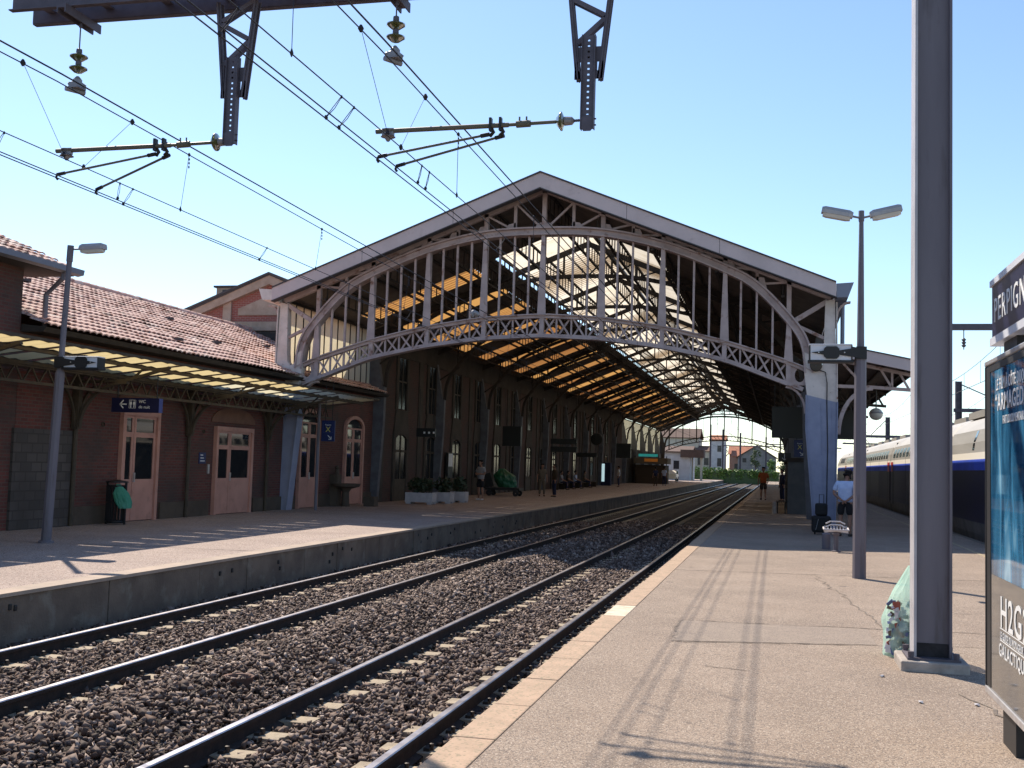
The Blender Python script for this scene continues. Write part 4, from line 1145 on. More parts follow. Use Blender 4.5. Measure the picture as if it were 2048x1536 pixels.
# ------------------------------------------------------------------ station name board with poster frame
BX = 1.36
t = thing('name_board', 'navy station name board reading PERPIGNAN over a glazed advertising frame', 'station sign', (BX, 6.6, 0))
m = MB().box(BX, BX + .14, 4.9, 7.83, 2.56, 2.9, 0)
m.box(BX - .012, BX + .15, 4.88, 7.85, 2.9, 2.94, 1).box(BX - .012, BX + .15, 4.88, 7.85, 2.51, 2.56, 1)
s_ = m.build('name_panel', [M_navy, M_wbox], t)
text('lettering', 'PERPIGNAN', .222, (BX - .003, 7.74, 2.655), (0, -1, 0), (0, 0, 1), M_letter, s_, .0, sx=.98, sp=1.16)
m = MB(); ya, yb, za, zb = 5.95, 8.0, .27, 2.41; w = .022
m.box(BX - .02, BX + .16, ya, yb, zb - w, zb + .01, 1).box(BX - .02, BX + .16, ya, yb, za - .02, za + w, 1)
m.box(BX - .018, BX + .158, yb - w, yb, za + w, zb - w, 0).box(BX - .018, BX + .158, ya, ya + w, za + w, zb - w, 0)
m.box(BX + .02, BX + .13, ya + w, yb - w, za + w, zb - w, 2)
fr = m.build('poster_frame', [M_black, M_alu, M_black], t, bevel=.006)
mp = bpy.data.materials.new('blue_poster'); mp.use_nodes = True
nt = mp.node_tree; N_ = nt.nodes; L_ = nt.links; b_ = N_['Principled BSDF']; b_.inputs['Roughness'].default_value = .04; b_.inputs['Specular IOR Level'].default_value = .6
M_plow = mat('poster_lower_reflection', (.16, .145, .125), .05, c2=(.1, .1, .1), scale=2.5, spec=.7)  # grey brown of the platform mirrored in the glass, painted on the lower poster
tc = N_.new('ShaderNodeTexCoord'); mpn = N_.new('ShaderNodeMapping'); mpn.inputs['Scale'].default_value = (1, 3.0, .9); L_.new(tc.outputs['Object'], mpn.inputs['Vector'])
nz_ = N_.new('ShaderNodeTexNoise'); nz_.inputs['Scale'].default_value = 1.5; nz_.inputs['Detail'].default_value = 7; nz_.inputs['Distortion'].default_value = .8; L_.new(mpn.outputs['Vector'], nz_.inputs['Vector'])
rp = N_.new('ShaderNodeValToRGB'); L_.new(nz_.outputs['Fac'], rp.inputs['Fac'])
e = rp.color_ramp.elements; e[0].position = .3; e[0].color = (.004, .012, .03, 1); e[1].position = .75; e[1].color = (.3, .55, .72, 1)
for p_, c_ in ((.45, (.015, .09, .19, 1)), (.6, (.06, .24, .42, 1))):
    q_ = e.new(p_); q_.color = c_
L_.new(rp.outputs['Color'], b_.inputs['Base Color'])
po = MB().box(BX - .008, BX + .015, ya + w + .002, yb - w - .002, za + w + .002, 1.03, 1).box(BX - .008, BX + .015, ya + w + .002, yb - w - .002, 1.031, zb - w - .002).build('poster', [mp, M_plow], t)
MB().box(BX - .0115, BX - .0085, 7.84, 7.975, za + .03, zb - .03).box(BX - .0115, BX - .0085, 6.0, 7.839, zb - .07, zb - .03).build('inner_shade_strip', M_black, po)  # black strips painting the shading inside the frame's edge and top
def pt(s, size, y, z, bold=.004, sx=.7): text('lettering', s, size, (BX - .011, y, z), (0, -1, 0), (0, 0, 1), M_letter, po, bold * .4, sx=sx * .92, ext=.001, sp=1.1)
pt('LE FILM À CÔTÉ DUQUEL', .1, 7.64, 2.205, .002, .86)
pt('“ARMAGEDDON”', .15, 7.66, 2.075, .003, 1.12)
pt('FAIT DOCUMENTAIRE', .072, 7.42, 1.985, .001, .9)
pt('H2G2', .27, 7.52, .735, .006, 1.25)
pt('LE GUIDE DU VOYAGEUR', .065, 7.52, .66, .001, .9)
pt('GALACTIQUE', .11, 7.56, .555, .003, 1.2)
MB().box(BX - .011, BX - .0085, 6.1, 7.53, .648, .652).box(BX - .011, BX - .0085, 6.1, 7.53, .722, .726).build('rule', M_letter, po)

m = MB().box(BX + .03, BX + .12, 7.27, 7.66, -.02, za - .012).box(BX + .03, BX + .11, 7.2, 7.6, zb + .012, 2.508)
m.box(BX + .03, BX + .12, 6.0, 6.25, -.02, 2.508)
m.build('leg', M_black, t)

# ------------------------------------------------------------------ signs along the left platform
def hang_sign(name, x0, x1, y, z0, z1, label, mt, rods=None, dep=.1, group=None, cat='sign', side=None):
    t = thing(name, label, cat, ((x0 + x1) / 2, y, z0), group)
    m = MB().box(x0, x1, y - dep / 2, y + dep / 2, z0, z1)
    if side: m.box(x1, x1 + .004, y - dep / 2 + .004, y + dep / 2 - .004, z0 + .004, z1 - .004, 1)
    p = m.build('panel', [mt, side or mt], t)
    if rods:
        m = MB()
        for x in (x0 + .1, x1 - .1): m.tube((x, y, z1), (x, y, rods), .012, 6)
        m.build('rod', M_black, t)
    return t, p
XD, YD = (1, 0, 0), (0, 0, 1)
yw = 22.4
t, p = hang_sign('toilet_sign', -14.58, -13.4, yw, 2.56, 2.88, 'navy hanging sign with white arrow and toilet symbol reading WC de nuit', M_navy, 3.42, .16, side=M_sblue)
yy = yw - .083
text('lettering', 'WC', .1, (-13.9, yy, 2.77), XD, YD, M_letter, p, 0); text('lettering', 'de nuit', .1, (-13.9, yy, 2.65), XD, YD, M_letter, p, 0)
m = MB()
m.bar((-14.36, yy, 2.74), (-14.2, yy, 2.74), .025, .004, up=(0, 1, 0)).bar((-14.37, yy, 2.735), (-14.28, yy, 2.83), .025, .004, up=(0, 1, 0)).bar((-14.37, yy, 2.745), (-14.28, yy, 2.65), .025, .004, up=(0, 1, 0))
m.build('arrow', M_letter, p)
m = MB()
a, b, c, d = -14.14, -13.97, 2.65, 2.84; w = .008
for q in ((a, b, c, c + w), (a, b, d - w, d), (a, a + w, c, d), (b - w, b, c, d)): m.box(q[0], q[1], yy - .002, yy + .002, q[2], q[3])
for xx in (-14.095, -14.015):
    m.ball((xx, yy, 2.815), (.012, .003, .012), 8)
    m.prism([(xx - .02, 2.795), (xx + .02, 2.795), (xx + .024, 2.735), (xx + .01, 2.735), (xx + .01, 2.665), (xx - .01, 2.665), (xx - .01, 2.735), (xx - .024, 2.735)], 'y', yy - .002, yy + .002)
m.build('toilet_symbol', M_letter, p)
def xsign(x0, y, z0, label, post=None):
    t, p = hang_sign('platform_marker', x0, x0 + .44, y, z0, z0 + .66, label, M_blue, None if post else 4.0, .06, 'platform marker signs with a yellow X')
    yy = y - .032
    m = MB(); q = (x0 + .05, x0 + .39, z0 + .27, z0 + .61); w = .008
    for a in ((q[0], q[1], q[2], q[2] + w), (q[0], q[1], q[3] - w, q[3]), (q[0], q[0] + w, q[2], q[3]), (q[1] - w, q[1], q[2], q[3])): m.box(a[0], a[1], yy - .002, yy + .002, a[2], a[3])
    m.build('border', M_blue if False else M_sblue, p)
    text('lettering', 'X', .24, (x0 + .22, yy, z0 + .3), XD, YD, M_yel, p, .0, 'CENTER'); text('lettering', 'Repère', .07, (x0 + .22, yy, z0 + .5), XD, YD, M_letter, p, 0, 'CENTER')
    m = MB()
    ax, az_ = x0 + .34, z0 + .06
    s = 1
    m.bar((ax - .12, yy, az_ + .13), (ax, yy, az_ + .01), .02, .003, up=(0, 1, 0)).bar((ax - .005, yy, az_), (ax - .005, yy, az_ + .09), .02, .003, up=(0, 1, 0)).bar((ax, yy, az_ + .005), (ax - .09, yy, az_ + .005), .02, .003, up=(0, 1, 0))
    m.build('arrow', M_letter, p)
    return t
xsign(-14.12, 33.2, 2.2, 'blue platform marker with yellow X on a post before the left station doors')
xsign(.6, 45, 2.24, 'blue platform marker with yellow X hanging beside the right shed column')
t, p = hang_sign('direction_sign', .0, .5, 46, 2.05, 2.4, 'black hanging sign with white down arrow beside the platform marker', M_screen, 4.0, .08)
m = MB(); yy = 45.955
m.bar((.25, yy, 2.34), (.25, yy, 2.12), .025, .003, up=(0, 1, 0)).bar((.25, yy, 2.11), (.16, yy, 2.2), .025, .003, up=(0, 1, 0)).bar((.25, yy, 2.11), (.34, yy, 2.2), .025, .003, up=(0, 1, 0))
m.build('arrow', M_letter, p)
hang_sign('departure_board', -.25, .92, 44.5, 2.95, 4.15, 'large dark departure board hanging left of the right column', M_screen, 5.0, .2, 'dark information boards under the shed')
hang_sign('departure_board', 2.1, 2.8, 44.5, 2.95, 4.05, 'dark departure board hanging right of the right column', M_screen, 4.4, .2, 'dark information boards under the shed')
hang_sign('departure_board', -14.3, -13.3, 58, 2.6, 3.65, 'dark departure board hanging over the left platform near the green sack', M_screen, 5.6, .25, 'dark information boards under the shed')
hang_sign('departure_board', -13.0, -11.8, 92, 2.4, 3.6, 'dark departure board hanging far along the left platform past the clock', M_screen, 5.6, .25, 'dark information boards under the shed')
for z0, lab in ((2.92, 'upper dark direction sign over the left platform before the clock'), (2.45, 'lower dark direction sign over the left platform before the clock')):
    t, p = hang_sign('hanging_sign', -13.3, -11.7, 66, z0, z0 + .32, lab, M_screen, 5.6, .1, 'dark hanging signs over the left platform')
hang_sign('hanging_sign', -14.15, -12.7, 80, 2.3, 2.6, 'dark hanging sign over the left platform beneath the clock', M_screen, 5.6, .1, 'dark hanging signs over the left platform')
t, p = hang_sign('hanging_sign', -14.35, -13.55, 43.5, 2.65, 3.0, 'dark hanging sign with small white symbols above the first white planter', M_screen, 4.6, .1, 'dark hanging signs over the left platform')
m = MB()
for k in range(3): m.box(-14.05 + .2 * k, -13.97 + .2 * k, 43.446, 43.449, 2.78, 2.86)
m.build('symbol', M_letter, p)
t = thing('clock', 'round dark station clock hanging over the left platform', 'clock', (-13.7, 86, 3.9))
MB().lathe([(.02, 0), (.45, .01), (.48, .08), (.45, .16), (.02, .17)], (-13.7, 86, 3.75), (0, -1, 0), 28).build('case', M_screen, t)
MB().tube((-13.7, 85.9, 4.2), (-13.7, 85.9, 5.7), .03, 6).build('rod', M_black, t)

# ------------------------------------------------------------------ platform furniture
def slab_leafy(mb, c, n, rx, ry, rz_, s, mi=0):
    for k in range(n):
        u = Vector((random.gauss(0, 1), random.gauss(0, 1), random.gauss(0, 1))).normalized() * random.random() ** .45
        p = Vector((c[0] + u.x * rx, c[1] + u.y * ry, c[2] + u.z * rz_))
        a = Vector((random.gauss(0, 1), random.gauss(0, 1), random.gauss(0, .6))).normalized(); b = a.orthogonal().normalized()
        b.rotate(Matrix.Rotation(random.uniform(0, 6.28), 3, a)); l = s * random.uniform(.6, 1.4)
        mb.add([p - a * l, p + b * l * .45, p + a * l, p - b * l * .45], [(0, 1, 2, 3)], mi)
def planter(x0, x1, y0, y1, label, plant):
    t = thing('planter', label, 'planter', ((x0 + x1) / 2, (y0 + y1) / 2, 0), 'white concrete planters')
    m = MB(); h = .44; w = .06
    m.box(x0, x1, y0, y0 + w, .07, h).box(x0, x1, y1 - w, y1, .07, h).box(x0, x0 + w, y0 + w, y1 - w, .07, h).box(x1 - w, x1, y0 + w, y1 - w, .07, h).box(x0 + w, x1 - w, y0 + w, y1 - w, .07, h - .06)
    for xx in (x0 + .02, x1 - .22):
        for yy in (y0 + .02, y1 - .17): m.box(xx, xx + .2, yy, yy + .15, 0, .068)
    m.build('trough', M_planter, t, bevel=.01)
    m = MB(); slab_leafy(m, ((x0 + x1) / 2, (y0 + y1) / 2, .72), plant, (x1 - x0) * .5, .28, .33, .11)
    for k in range(10):
        xx = random.uniform(x0 + .1, x1 - .1); m.tube((xx, (y0 + y1) / 2, .38), (xx + random.uniform(-.15, .15), (y0 + y1) / 2, .85), .012, 5, 1)
    m.build('plant', [M_leafd, M_bark], t)
planter(-14.05, -12.95, 41.4, 42.0, 'long white concrete planter nearest the blue rib of the shed', 260)
planter(-13.45, -12.7, 43.0, 43.6, 'short white concrete planter in the middle of three', 200)
planter(-13.2, -12.55, 44.6, 45.2, 'short white concrete planter farthest from the camera', 180)
# drinking fountain
t = thing('fountain', 'old stone drinking fountain basin against the brick wall', 'fountain', (-14.75, 37, 0))
MB().lathe([(.16, 0), (.14, .1), (.12, .5), (.2, .62), (.48, .7), (.52, .8), (.46, .8), (.4, .73), (.05, .7)], (-14.75, 37, 0), n=20).build('basin', M_stone, t)
MB().lathe([(.12, .7), (.1, 1.0), (.06, 1.3), (.09, 1.35), (.02, 1.42)], (-15.1, 37, 0), n=12).box(-15.3, -15.0, 36.8, 37.2, 0, 1.1).build('stem', M_stone, t)
MB().box(-14.3, -13.9, 37.6, 38.0, 0, .35).build('step', M_stone, t)

M_litr = mat('litter_red', (.35, .1, .07), .6); M_litb = mat('litter_blue', (.12, .16, .3), .6)
def bag(name, label, c, r, h, mt, seed, lean=(0, 0), grp=None, trash=False):
    rr = random.Random(seed); t = thing(name, label, 'bag', c, grp)
    vs = []; nu, nv = 44, 26
    for j in range(nv + 1):
        v = j / nv; z = h * v
        prof = (1 - .72 * max(0, (v - .62) / .38) ** 1.2) * (.86 + .2 * math.sin(math.pi * min(1, v * 1.2)))
        for i in range(nu):
            a = 2 * math.pi * i / nu
            k = 1 + .16 * noise.noise(Vector((math.cos(a) * 1.6, math.sin(a) * 1.6, v * 3 + seed))) + .1 * noise.noise(Vector((math.cos(a) * 4, math.sin(a) * 4, v * 6 + seed))) + (.05 + .07 * v) * noise.noise(Vector((math.cos(a) * 9, math.sin(a) * 9, v * 3 + seed)))
            vs.append((c[0] + lean[0] * v + r * prof * k * math.cos(a), c[1] + lean[1] * v + r * prof * k * math.sin(a), c[2] + z))
    m = MB().add(vs, [(j * nu + i, j * nu + (i + 1) % nu, (j + 1) * nu + (i + 1) % nu, (j + 1) * nu + i) for j in range(nv) for i in range(nu)] + [tuple(range(nu))[::-1], tuple(nv * nu + i for i in range(nu))])
    m.build('sack', mt, t)
    if trash:
        m = MB()
        for k in range(110):
            p = Vector((c[0] + rr.uniform(-.7, .7) * r, c[1] + rr.uniform(-.7, .7) * r, c[2] + rr.uniform(.05, .6) * h))
            # packets pressed against the film on the near side
            p.y = c[1] - r * rr.uniform(.72, .92) * math.sqrt(max(.05, 1 - ((p.x - c[0]) / r) ** 2)); s = rr.uniform(.015, .04)
            a = Vector((rr.gauss(0, 1), .2 * rr.gauss(0, 1), rr.gauss(0, 1))).normalized() * s; b = Vector((-a.z, rr.uniform(-.02, .02), a.x)) * rr.uniform(.4, .9)
            n = Vector((0, .012, 0))
            m.add([p - a - b, p + a - b, p + a + b, p - a + b, p - a - b + n, p + a - b + n, p + a + b + n, p - a + b + n], [(0, 1, 2, 3), (7, 6, 5, 4), (0, 4, 5, 1), (1, 5, 6, 2), (2, 6, 7, 3), (3, 7, 4, 0)], rr.randrange(5))
        m.build('litter', [M_wbox, M_litr, M_wbox, M_khaki, M_litb], t)
    return t
bag('rubbish_sack', 'clear green tinted rubbish sack full of litter behind the gantry pole', (1.13, 10.95, .0), .2, .82, M_clear, 3, (.1, 0), 'plastic sacks', True)
# litter bin with green sack by the first pink door
t = thing('litter_bin', 'black ribbed litter bin with a raised lid by the first pink door', 'bin', (-14.9, 23.2, 0))
m = MB()
for k in range(18):
    a = 2 * math.pi * k / 18; x, y = -14.9 + .2 * math.cos(a), 23.2 + .2 * math.sin(a); m.bar((x, y, .05), (x, y, .9), .035, .015)
for z in (.07, .5, .88): m.lathe([(.215, -.02), (.225, 0), (.215, .02)], (-14.9, 23.2, z), n=20)
m.lathe([(.19, 0), (.19, .03)], (-14.9, 23.2, .03), n=18)
for s in (-.24, .24): m.bar((-14.9 + s, 23.2, 0), (-14.9 + s, 23.2, .98), .04, .04)
m.build('basket', M_black, t)
MB().lathe([(.26, 0), (.25, .03), (.02, .07)], (-14.9, 23.2, .96), n=20).build('lid', M_black, t)
bag('bin_sack', 'teal green plastic sack bulging from the litter bin by the pink door', (-14.6, 23.1, .38), .17, .55, M_green, 8, (-.2, .0), 'plastic sacks')
bag('green_sack', 'large dark green plastic sack on a luggage trolley in the shed', (-13.55, 56.2, .45), .55, .95, M_dgreen, 5, (-.3, 0), 'plastic sacks')
t = thing('luggage_trolley', 'low dark luggage trolley under the large green sack', 'trolley', (-13.7, 56.2, 0))
m = MB().box(-14.6, -12.8, 55.7, 56.7, .3, .42)
for x in (-14.4, -13.0):
    for y in (55.75, 56.65): m.lathe([(.02, -.03), (.15, -.03), (.15, .03), (.02, .03)], (x, y, .15), (0, 1, 0), 14)
m.bar((-14.55, 56.2, .42), (-14.75, 56.2, 1.1), .05, .6); m.build('deck', M_black, t)
# perforated seats on the sunlit platform
def seat(x, y, label, ang=0.0):
    t = thing('perforated_chair', label, 'seat', (x, y, 0), 'perforated platform seats')
    m = MB()
    for k in range(7):
        u = -.2 + .4 * k / 6
        m.path([(x - .24, y - .18 + .36 * k / 6, .47 - .02 * abs(k - 3)), (x, y - .18 + .36 * k / 6, .44), (x + .24, y - .18 + .36 * k / 6, .47 - .02 * abs(k - 3))], .014, 6)
    for k in range(8):
        xx = x - .22 + .44 * k / 7; m.path([(xx, y - .19, .455), (xx, y, .452), (xx, y + .19, .47), (xx, y + .22, .52)], .011, 5)
    for z, dy in ((.53, .22), (.6, .25)): m.path([(x - .2, y + dy, z - .03), (x - .1, y + dy + .02, z + .02), (x + .1, y + dy + .02, z + .02), (x + .2, y + dy, z - .03)], .016, 6)
    m.path([(x - .25, y - .19, .46), (x + .25, y - .19, .46)], .02, 6).path([(x - .25, y - .19, .46), (x - .25, y + .2, .49)], .018, 6).path([(x + .25, y - .19, .46), (x + .25, y + .2, .49)], .018, 6)
    m.build('mesh_shell', M_wood, t)
    m = MB().tube((x, y, 0), (x, y, .44), .05, 12).lathe([(.1, .0), (.1, .02), (.05, .03)], (x, y, 0), n=14).lathe([(.06, .33), (.075, .36), (.06, .4)], (x, y, 0), n=12)
    m.build('pedestal', M_gray, t)
seat(1.21, 24.76, 'white perforated platform seat on a stub post at the edge of the shadow')
t = thing('stub_post', 'short dark post standing just behind the white seat', 'post', (1.05, 25.3, 0))
MB().lathe([(.09, 0), (.09, .32), (.07, .35), (.01, .36)], (1.04, 25.4, 0), n=14).build('post', M_gray, t)
# suitcases
t = thing('small_suitcase', 'small black wheeled suitcase with raised handle standing on a larger case', 'suitcase', (1.15, 31.4, .44), 'black suitcases by the column')
MB().box(.99, 1.31, 31.3, 31.55, .50, .83).build('case', M_luggage, t, bevel=.05)
MB().path([(1.1, 31.55, .83), (1.1, 31.56, 1.06), (1.22, 31.56, 1.06), (1.22, 31.55, .83)], .012, 6).build('handle', M_black, t)
t = thing('large_suitcase', 'large black suitcase with pale strap on the platform by the column foot', 'suitcase', (1.15, 31.4, 0), 'black suitcases by the column')
MB().box(.9, 1.4, 31.15, 31.6, .05, .495).build('case', M_luggage, t, bevel=.06)
MB().bar((1.0, 31.14, .12), (1.07, 31.14, .42), .03, .01).build('strap', M_gcloth, t)
m = MB()
for x in (.98, 1.32): m.lathe([(.01, -.02), (.05, -.02), (.05, .02), (.01, .02)], (x, 31.25, .05), (1, 0, 0), 10)
m.build('wheel', M_black, t)
# grey shelter block, benches and carts further along the right platform
t = thing('platform_shelter', 'grey panelled shelter block behind the right gable column', 'shelter', (.7, 50, 0))
MB().box(.38, 1.1, 45.3, 62, 0, 2.05).build('wall', M_greywall, t)
MB().box(.3, 1.18, 45.2, 62.1, 2.05, 2.2).build('roof', M_dark, t)
m = MB()
for y in (45.3, 49, 53, 57): m.box(.36, .379, y, y + .08, .05, 2.0)
m.build('rib', M_dark, t)
t = thing('slatted_bench', 'dark slatted bench beside the grey shelter', 'bench', (.15, 46.5, 0))
m = MB()
for k in range(5): m.box(-.05 + .08 * k, .01 + .08 * k, 45.6, 47.6, .43, .46)
for k in range(4): m.box(.33, .36, 45.6, 47.6, .55 + .1 * k, .62 + .1 * k)
m.build('slatted_seat', M_brown, t)
m = MB()
for y in (45.8, 47.4):
    for x in (0, .3): m.bar((x, y, 0), (x, y, .43), .05, .05)
    m.bar((.34, y, .4), (.36, y, .98), .04, .04)
m.build('frame', M_black, t)
t = thing('pale_bollard', 'short pale stone bollard at the foot of the slatted bench', 'bollard', (-.1, 45.3, 0), 'pale stone bollards')
MB().lathe([(.09, 0), (.08, .4), (.05, .46), (.01, .48)], (-.12, 45.35, 0), n=12).build('shaft', M_plinth, t)
t = thing('kiosk', 'platform kiosk with teal and amber lit signs at the far end of the left platform', 'kiosk', (-12.6, 120, 0))
MB().box(-14.6, -11.4, 117.5, 121, 0, 1.95).box(-14.4, -11.2, 117.3, 117.48, 0, .9).build('counter', M_brown, t)
MB().box(-14.7, -11.2, 117.2, 121.2, 2.1, 2.7).build('canopy_board', M_khaki, t)
MB().box(-14.2, -12.2, 117.14, 117.18, 2.82, 3.1).build('teal_sign', M_teal, t)
MB().box(-13.6, -12.2, 117.14, 117.18, 2.3, 2.62).build('amber_sign', M_amber, t)
m = MB()
for x in (-14.6, -11.3): m.bar((x, 117.4, 1.9), (x, 117.4, 2.9), .08, .08)
m.build('post', M_black, t)
t = thing('vending_machine', 'tall vending machine with lit white and teal front by the far station wall', 'vending machine', (-14.8, 98, 0))
MB().box(-15.1, -14.2, 97, 97.9, 0, 2.0).build('cabinet', M_navyc, t)
MB().box(-14.95, -14.7, 96.97, 96.995, .35, 1.9).build('lit_panel', emit('vending_light', (.5, .7, .75), .55), t)
t = thing('poster_stand', 'white lit notice panel on the station wall beside the standing man', 'notice panel', (-15.1, 51, 0))
MB().box(-15.22, -15.1, 50.6, 51.4, .9, 2.1).build('case', M_black, t)
MB().box(-15.098, -15.09, 50.66, 51.34, 1.45, 2.05).build('sheet', M_letter, t)

# ------------------------------------------------------------------ people
def skin_mesh(name, pts, edges, root, mts, parent, sub=1):
    keys = list(pts); idx = {k: i for i, k in enumerate(keys)}
    me = bpy.data.meshes.new(name)
    me.from_pydata([pts[k][0] for k in keys], [(idx[a], idx[b]) for a, b in edges], [])
    me.materials.append(mts)
    o = bpy.data.objects.new(name, me); COL.objects.link(o); o.parent = parent
    s = o.modifiers.new('skin', 'SKIN'); s.use_smooth_shade = True; s.use_x_symmetry = False
    for k in keys:
        sv = me.skin_vertices[0].data[idx[k]]; r = pts[k][1]
        sv.radius = r if isinstance(r, tuple) else (r, r); sv.use_root = (k == root)
    o.modifiers.new('subsurf', 'SUBSURF').levels = sub; o.modifiers['subsurf'].render_levels = sub
    return o

def person(label, pos, face, H=1.72, pose=None, shirt=None, legs=None, shorts=True, shoe=None, hair=None, fingers=False, group=None, sleeve=.75, fat=1.):
    t = thing('person', label, 'person', pos, group); t.rotation_euler = (0, 0, face)
    J = dict(pelvis=(0, 0, .93), belly=(0, .0, 1.06), chest=(0, -.01, 1.25), neck0=(0, -.01, 1.42), neck=(0, .01, 1.50), jaw=(0, .04, 1.555), head=(0, .03, 1.63), crown=(0, .02, 1.70), nose=(0, .135, 1.60))
    for s, n in ((-1, 'l'), (1, 'r')):
        J.update({'hip' + n: (s * .095, 0, .87), 'knee' + n: (s * .11, .015, .49), 'calf' + n: (s * .115, -.015, .34), 'ank' + n: (s * .12, -.02, .08), 'toe' + n: (s * .14, .15, .03),
                  'sh' + n: (s * .175, -.01, 1.385), 'elb' + n: (s * .25, -.03, 1.1), 'wr' + n: (s * .26, .03, .86), 'palm' + n: (s * .262, .045, .79)})
    J.update(pose or {})
    k = H / 1.75
    def V(n): return Vector(J[n]) * k
    def P(n, r): return (V(n), tuple(x * k for x in r) if isinstance(r, tuple) else r * k)
    f = fat
    pts = dict(pelvis=P('pelvis', (.14 * f, .105 * f)), belly=P('belly', (.11 * f, .08 * f)), chest=P('chest', (.1 * f, .07 * f)), neck0=P('neck0', .06), neck=P('neck', .055), jaw=P('jaw', .068), head=P('head', (.078, .095)), crown=P('crown', .06))
    ed = [('pelvis', 'belly'), ('belly', 'chest'), ('chest', 'neck0'), ('neck0', 'neck'), ('neck', 'jaw'), ('jaw', 'head'), ('head', 'crown')]
    pts['nose'] = (V('jaw').lerp(V('head'), .45) + (V('nose') - V('head')).normalized() * .1 * k, .013 * k); ed.append(('jaw', 'nose'))
    for n in 'lr':
        pts.update({'hip' + n: P('hip' + n, .088), 'knee' + n: P('knee' + n, .056), 'calf' + n: P('calf' + n, .055), 'ank' + n: P('ank' + n, .036), 'toe' + n: P('toe' + n, (.04, .03)),
                    'sh' + n: P('sh' + n, .05), 'elb' + n: P('elb' + n, .042), 'wr' + n: P('wr' + n, .028), 'palm' + n: P('palm' + n, (.036, .02))})
        ed += [('pelvis', 'hip' + n), ('hip' + n, 'knee' + n), ('knee' + n, 'calf' + n), ('calf' + n, 'ank' + n), ('ank' + n, 'toe' + n), ('chest', 'sh' + n), ('sh' + n, 'elb' + n), ('elb' + n, 'wr' + n), ('wr' + n, 'palm' + n)]
        # five unequal fingers, bent at the knuckle
        d = (V('palm' + n) - V('wr' + n)).normalized(); s = -1 if n == 'l' else 1
        a = d.cross(Vector((s, 0, 0)) if abs(d.x) < .8 else Vector((0, 0, 1))).normalized()
        cu = d.cross(a).normalized()
        for q, ln in enumerate((.05, .075, .085, .078, .06)):
            if q == 0: b0 = V('wr' + n).lerp(V('palm' + n), .5) + a * .03 * k; e1 = b0 + (a * .8 + d * .7).normalized() * ln * k * .6
            else: b0 = V('palm' + n) + a * (.03 - .019 * q + .012) * k; e1 = b0 + d * ln * k * .55
            e2 = e1 + (d * .7 + cu * (.5 if n == 'l' else -.5)).normalized() * ln * k * .5
            pts[f'f{n}{q}a'] = (e1, .0095 * k); pts[f'f{n}{q}b'] = (e2, .008 * k)
            ed += [('palm' + n, f'f{n}{q}a'), (f'f{n}{q}a', f'f{n}{q}b')]
    skin_mesh('body', pts, ed, 'pelvis', M_skin, t)
    # shirt
    g = 1.12
    sp = dict(hem=(V('pelvis').lerp(V('belly'), -.05), (.165 * k * f, .13 * k * f)), belly=(V('belly'), (.16 * k * f * g / 1.06, .128 * k * f)), chest=(V('chest'), (.165 * k * f, .13 * k * f)), col=(V('neck0') - Vector((0, 0, .01)), .098 * k))
    se = [('hem', 'belly'), ('belly', 'chest'), ('chest', 'col')]
    for n in 'lr':
        sp['sh' + n] = (V('sh' + n), .083 * k); sp['sl' + n] = (V('sh' + n).lerp(V('elb' + n), sleeve), .075 * k)
        se += [('chest', 'sh' + n), ('sh' + n, 'sl' + n)]
        if sleeve >= 1: sp['cu' + n] = (V('elb' + n).lerp(V('wr' + n), .9), .045 * k); se.append(('sl' + n, 'cu' + n))
    skin_mesh('shirt', sp, se, 'belly', shirt or M_gcloth, t)
    tp = dict(waist=(V('pelvis').lerp(V('belly'), .25), (.15 * k * f, .118 * k * f)), pel=(V('pelvis').lerp(V('hipl'), 0) - Vector((0, 0, .03)), (.155 * k * f, .122 * k * f)))
    te = [('waist', 'pel')]
    for n in 'lr':
        tp['h' + n] = (V('hip' + n), .108 * k); te.append(('pel', 'h' + n))
        if shorts: tp['s' + n] = (V('hip' + n).lerp(V('knee' + n), .93), .098 * k); te.append(('h' + n, 's' + n))
        else:
            tp['k' + n] = (V('knee' + n), .078 * k); tp['a' + n] = (V('ank' + n) + Vector((0, 0, .01)), .066 * k); te += [('h' + n, 'k' + n), ('k' + n, 'a' + n)]
    skin_mesh('shorts' if shorts else 'trousers', tp, te, 'pel', legs or M_shorts, t)
    # hair cap and shoes
    h0, up = V('head'), (V('crown') - V('jaw')).normalized(); fw = (V('nose') - V('head')).normalized()
    hp = dict(a=(h0 + up * .015 * k - fw * .022 * k, (.088 * k, .088 * k)), b=(V('crown') + up * .012 * k - fw * .008 * k, .068 * k), c=(V('neck').lerp(V('head'), .45) - fw * .055 * k, .05 * k))
    skin_mesh('hair', hp, [('a', 'b'), ('a', 'c')], 'a', hair or M_hair, t)
    for s in (-1, 1):
        side = fw.cross(up).normalized()
        c = h0 + fw * .088 * k + side * s * .032 * k
        e = MB().ball(c, .011 * k, 8).build('eye', M_black); e.parent = t
        e = MB().ball(h0 + side * s * .084 * k - up * .01 * k, (.016 * k, .02 * k, .03 * k), 8).build('ear', M_skin); e.parent = t
    for n in 'lr':
        A, T = V('ank' + n), V('toe' + n); d = (T - A); d.z = 0; d.normalize()
        q = dict(a=(A - d * .05 * k + Vector((0, 0, -.045 * k)), .042 * k), b=(A + d * .06 * k + Vector((0, 0, -.045 * k)), .045 * k), c=(T + Vector((0, 0, .005)), (.046 * k, .034 * k)))
        skin_mesh('shoe', q, [('a', 'b'), ('b', 'c')], 'b', shoe or M_shoe, t)
    return t
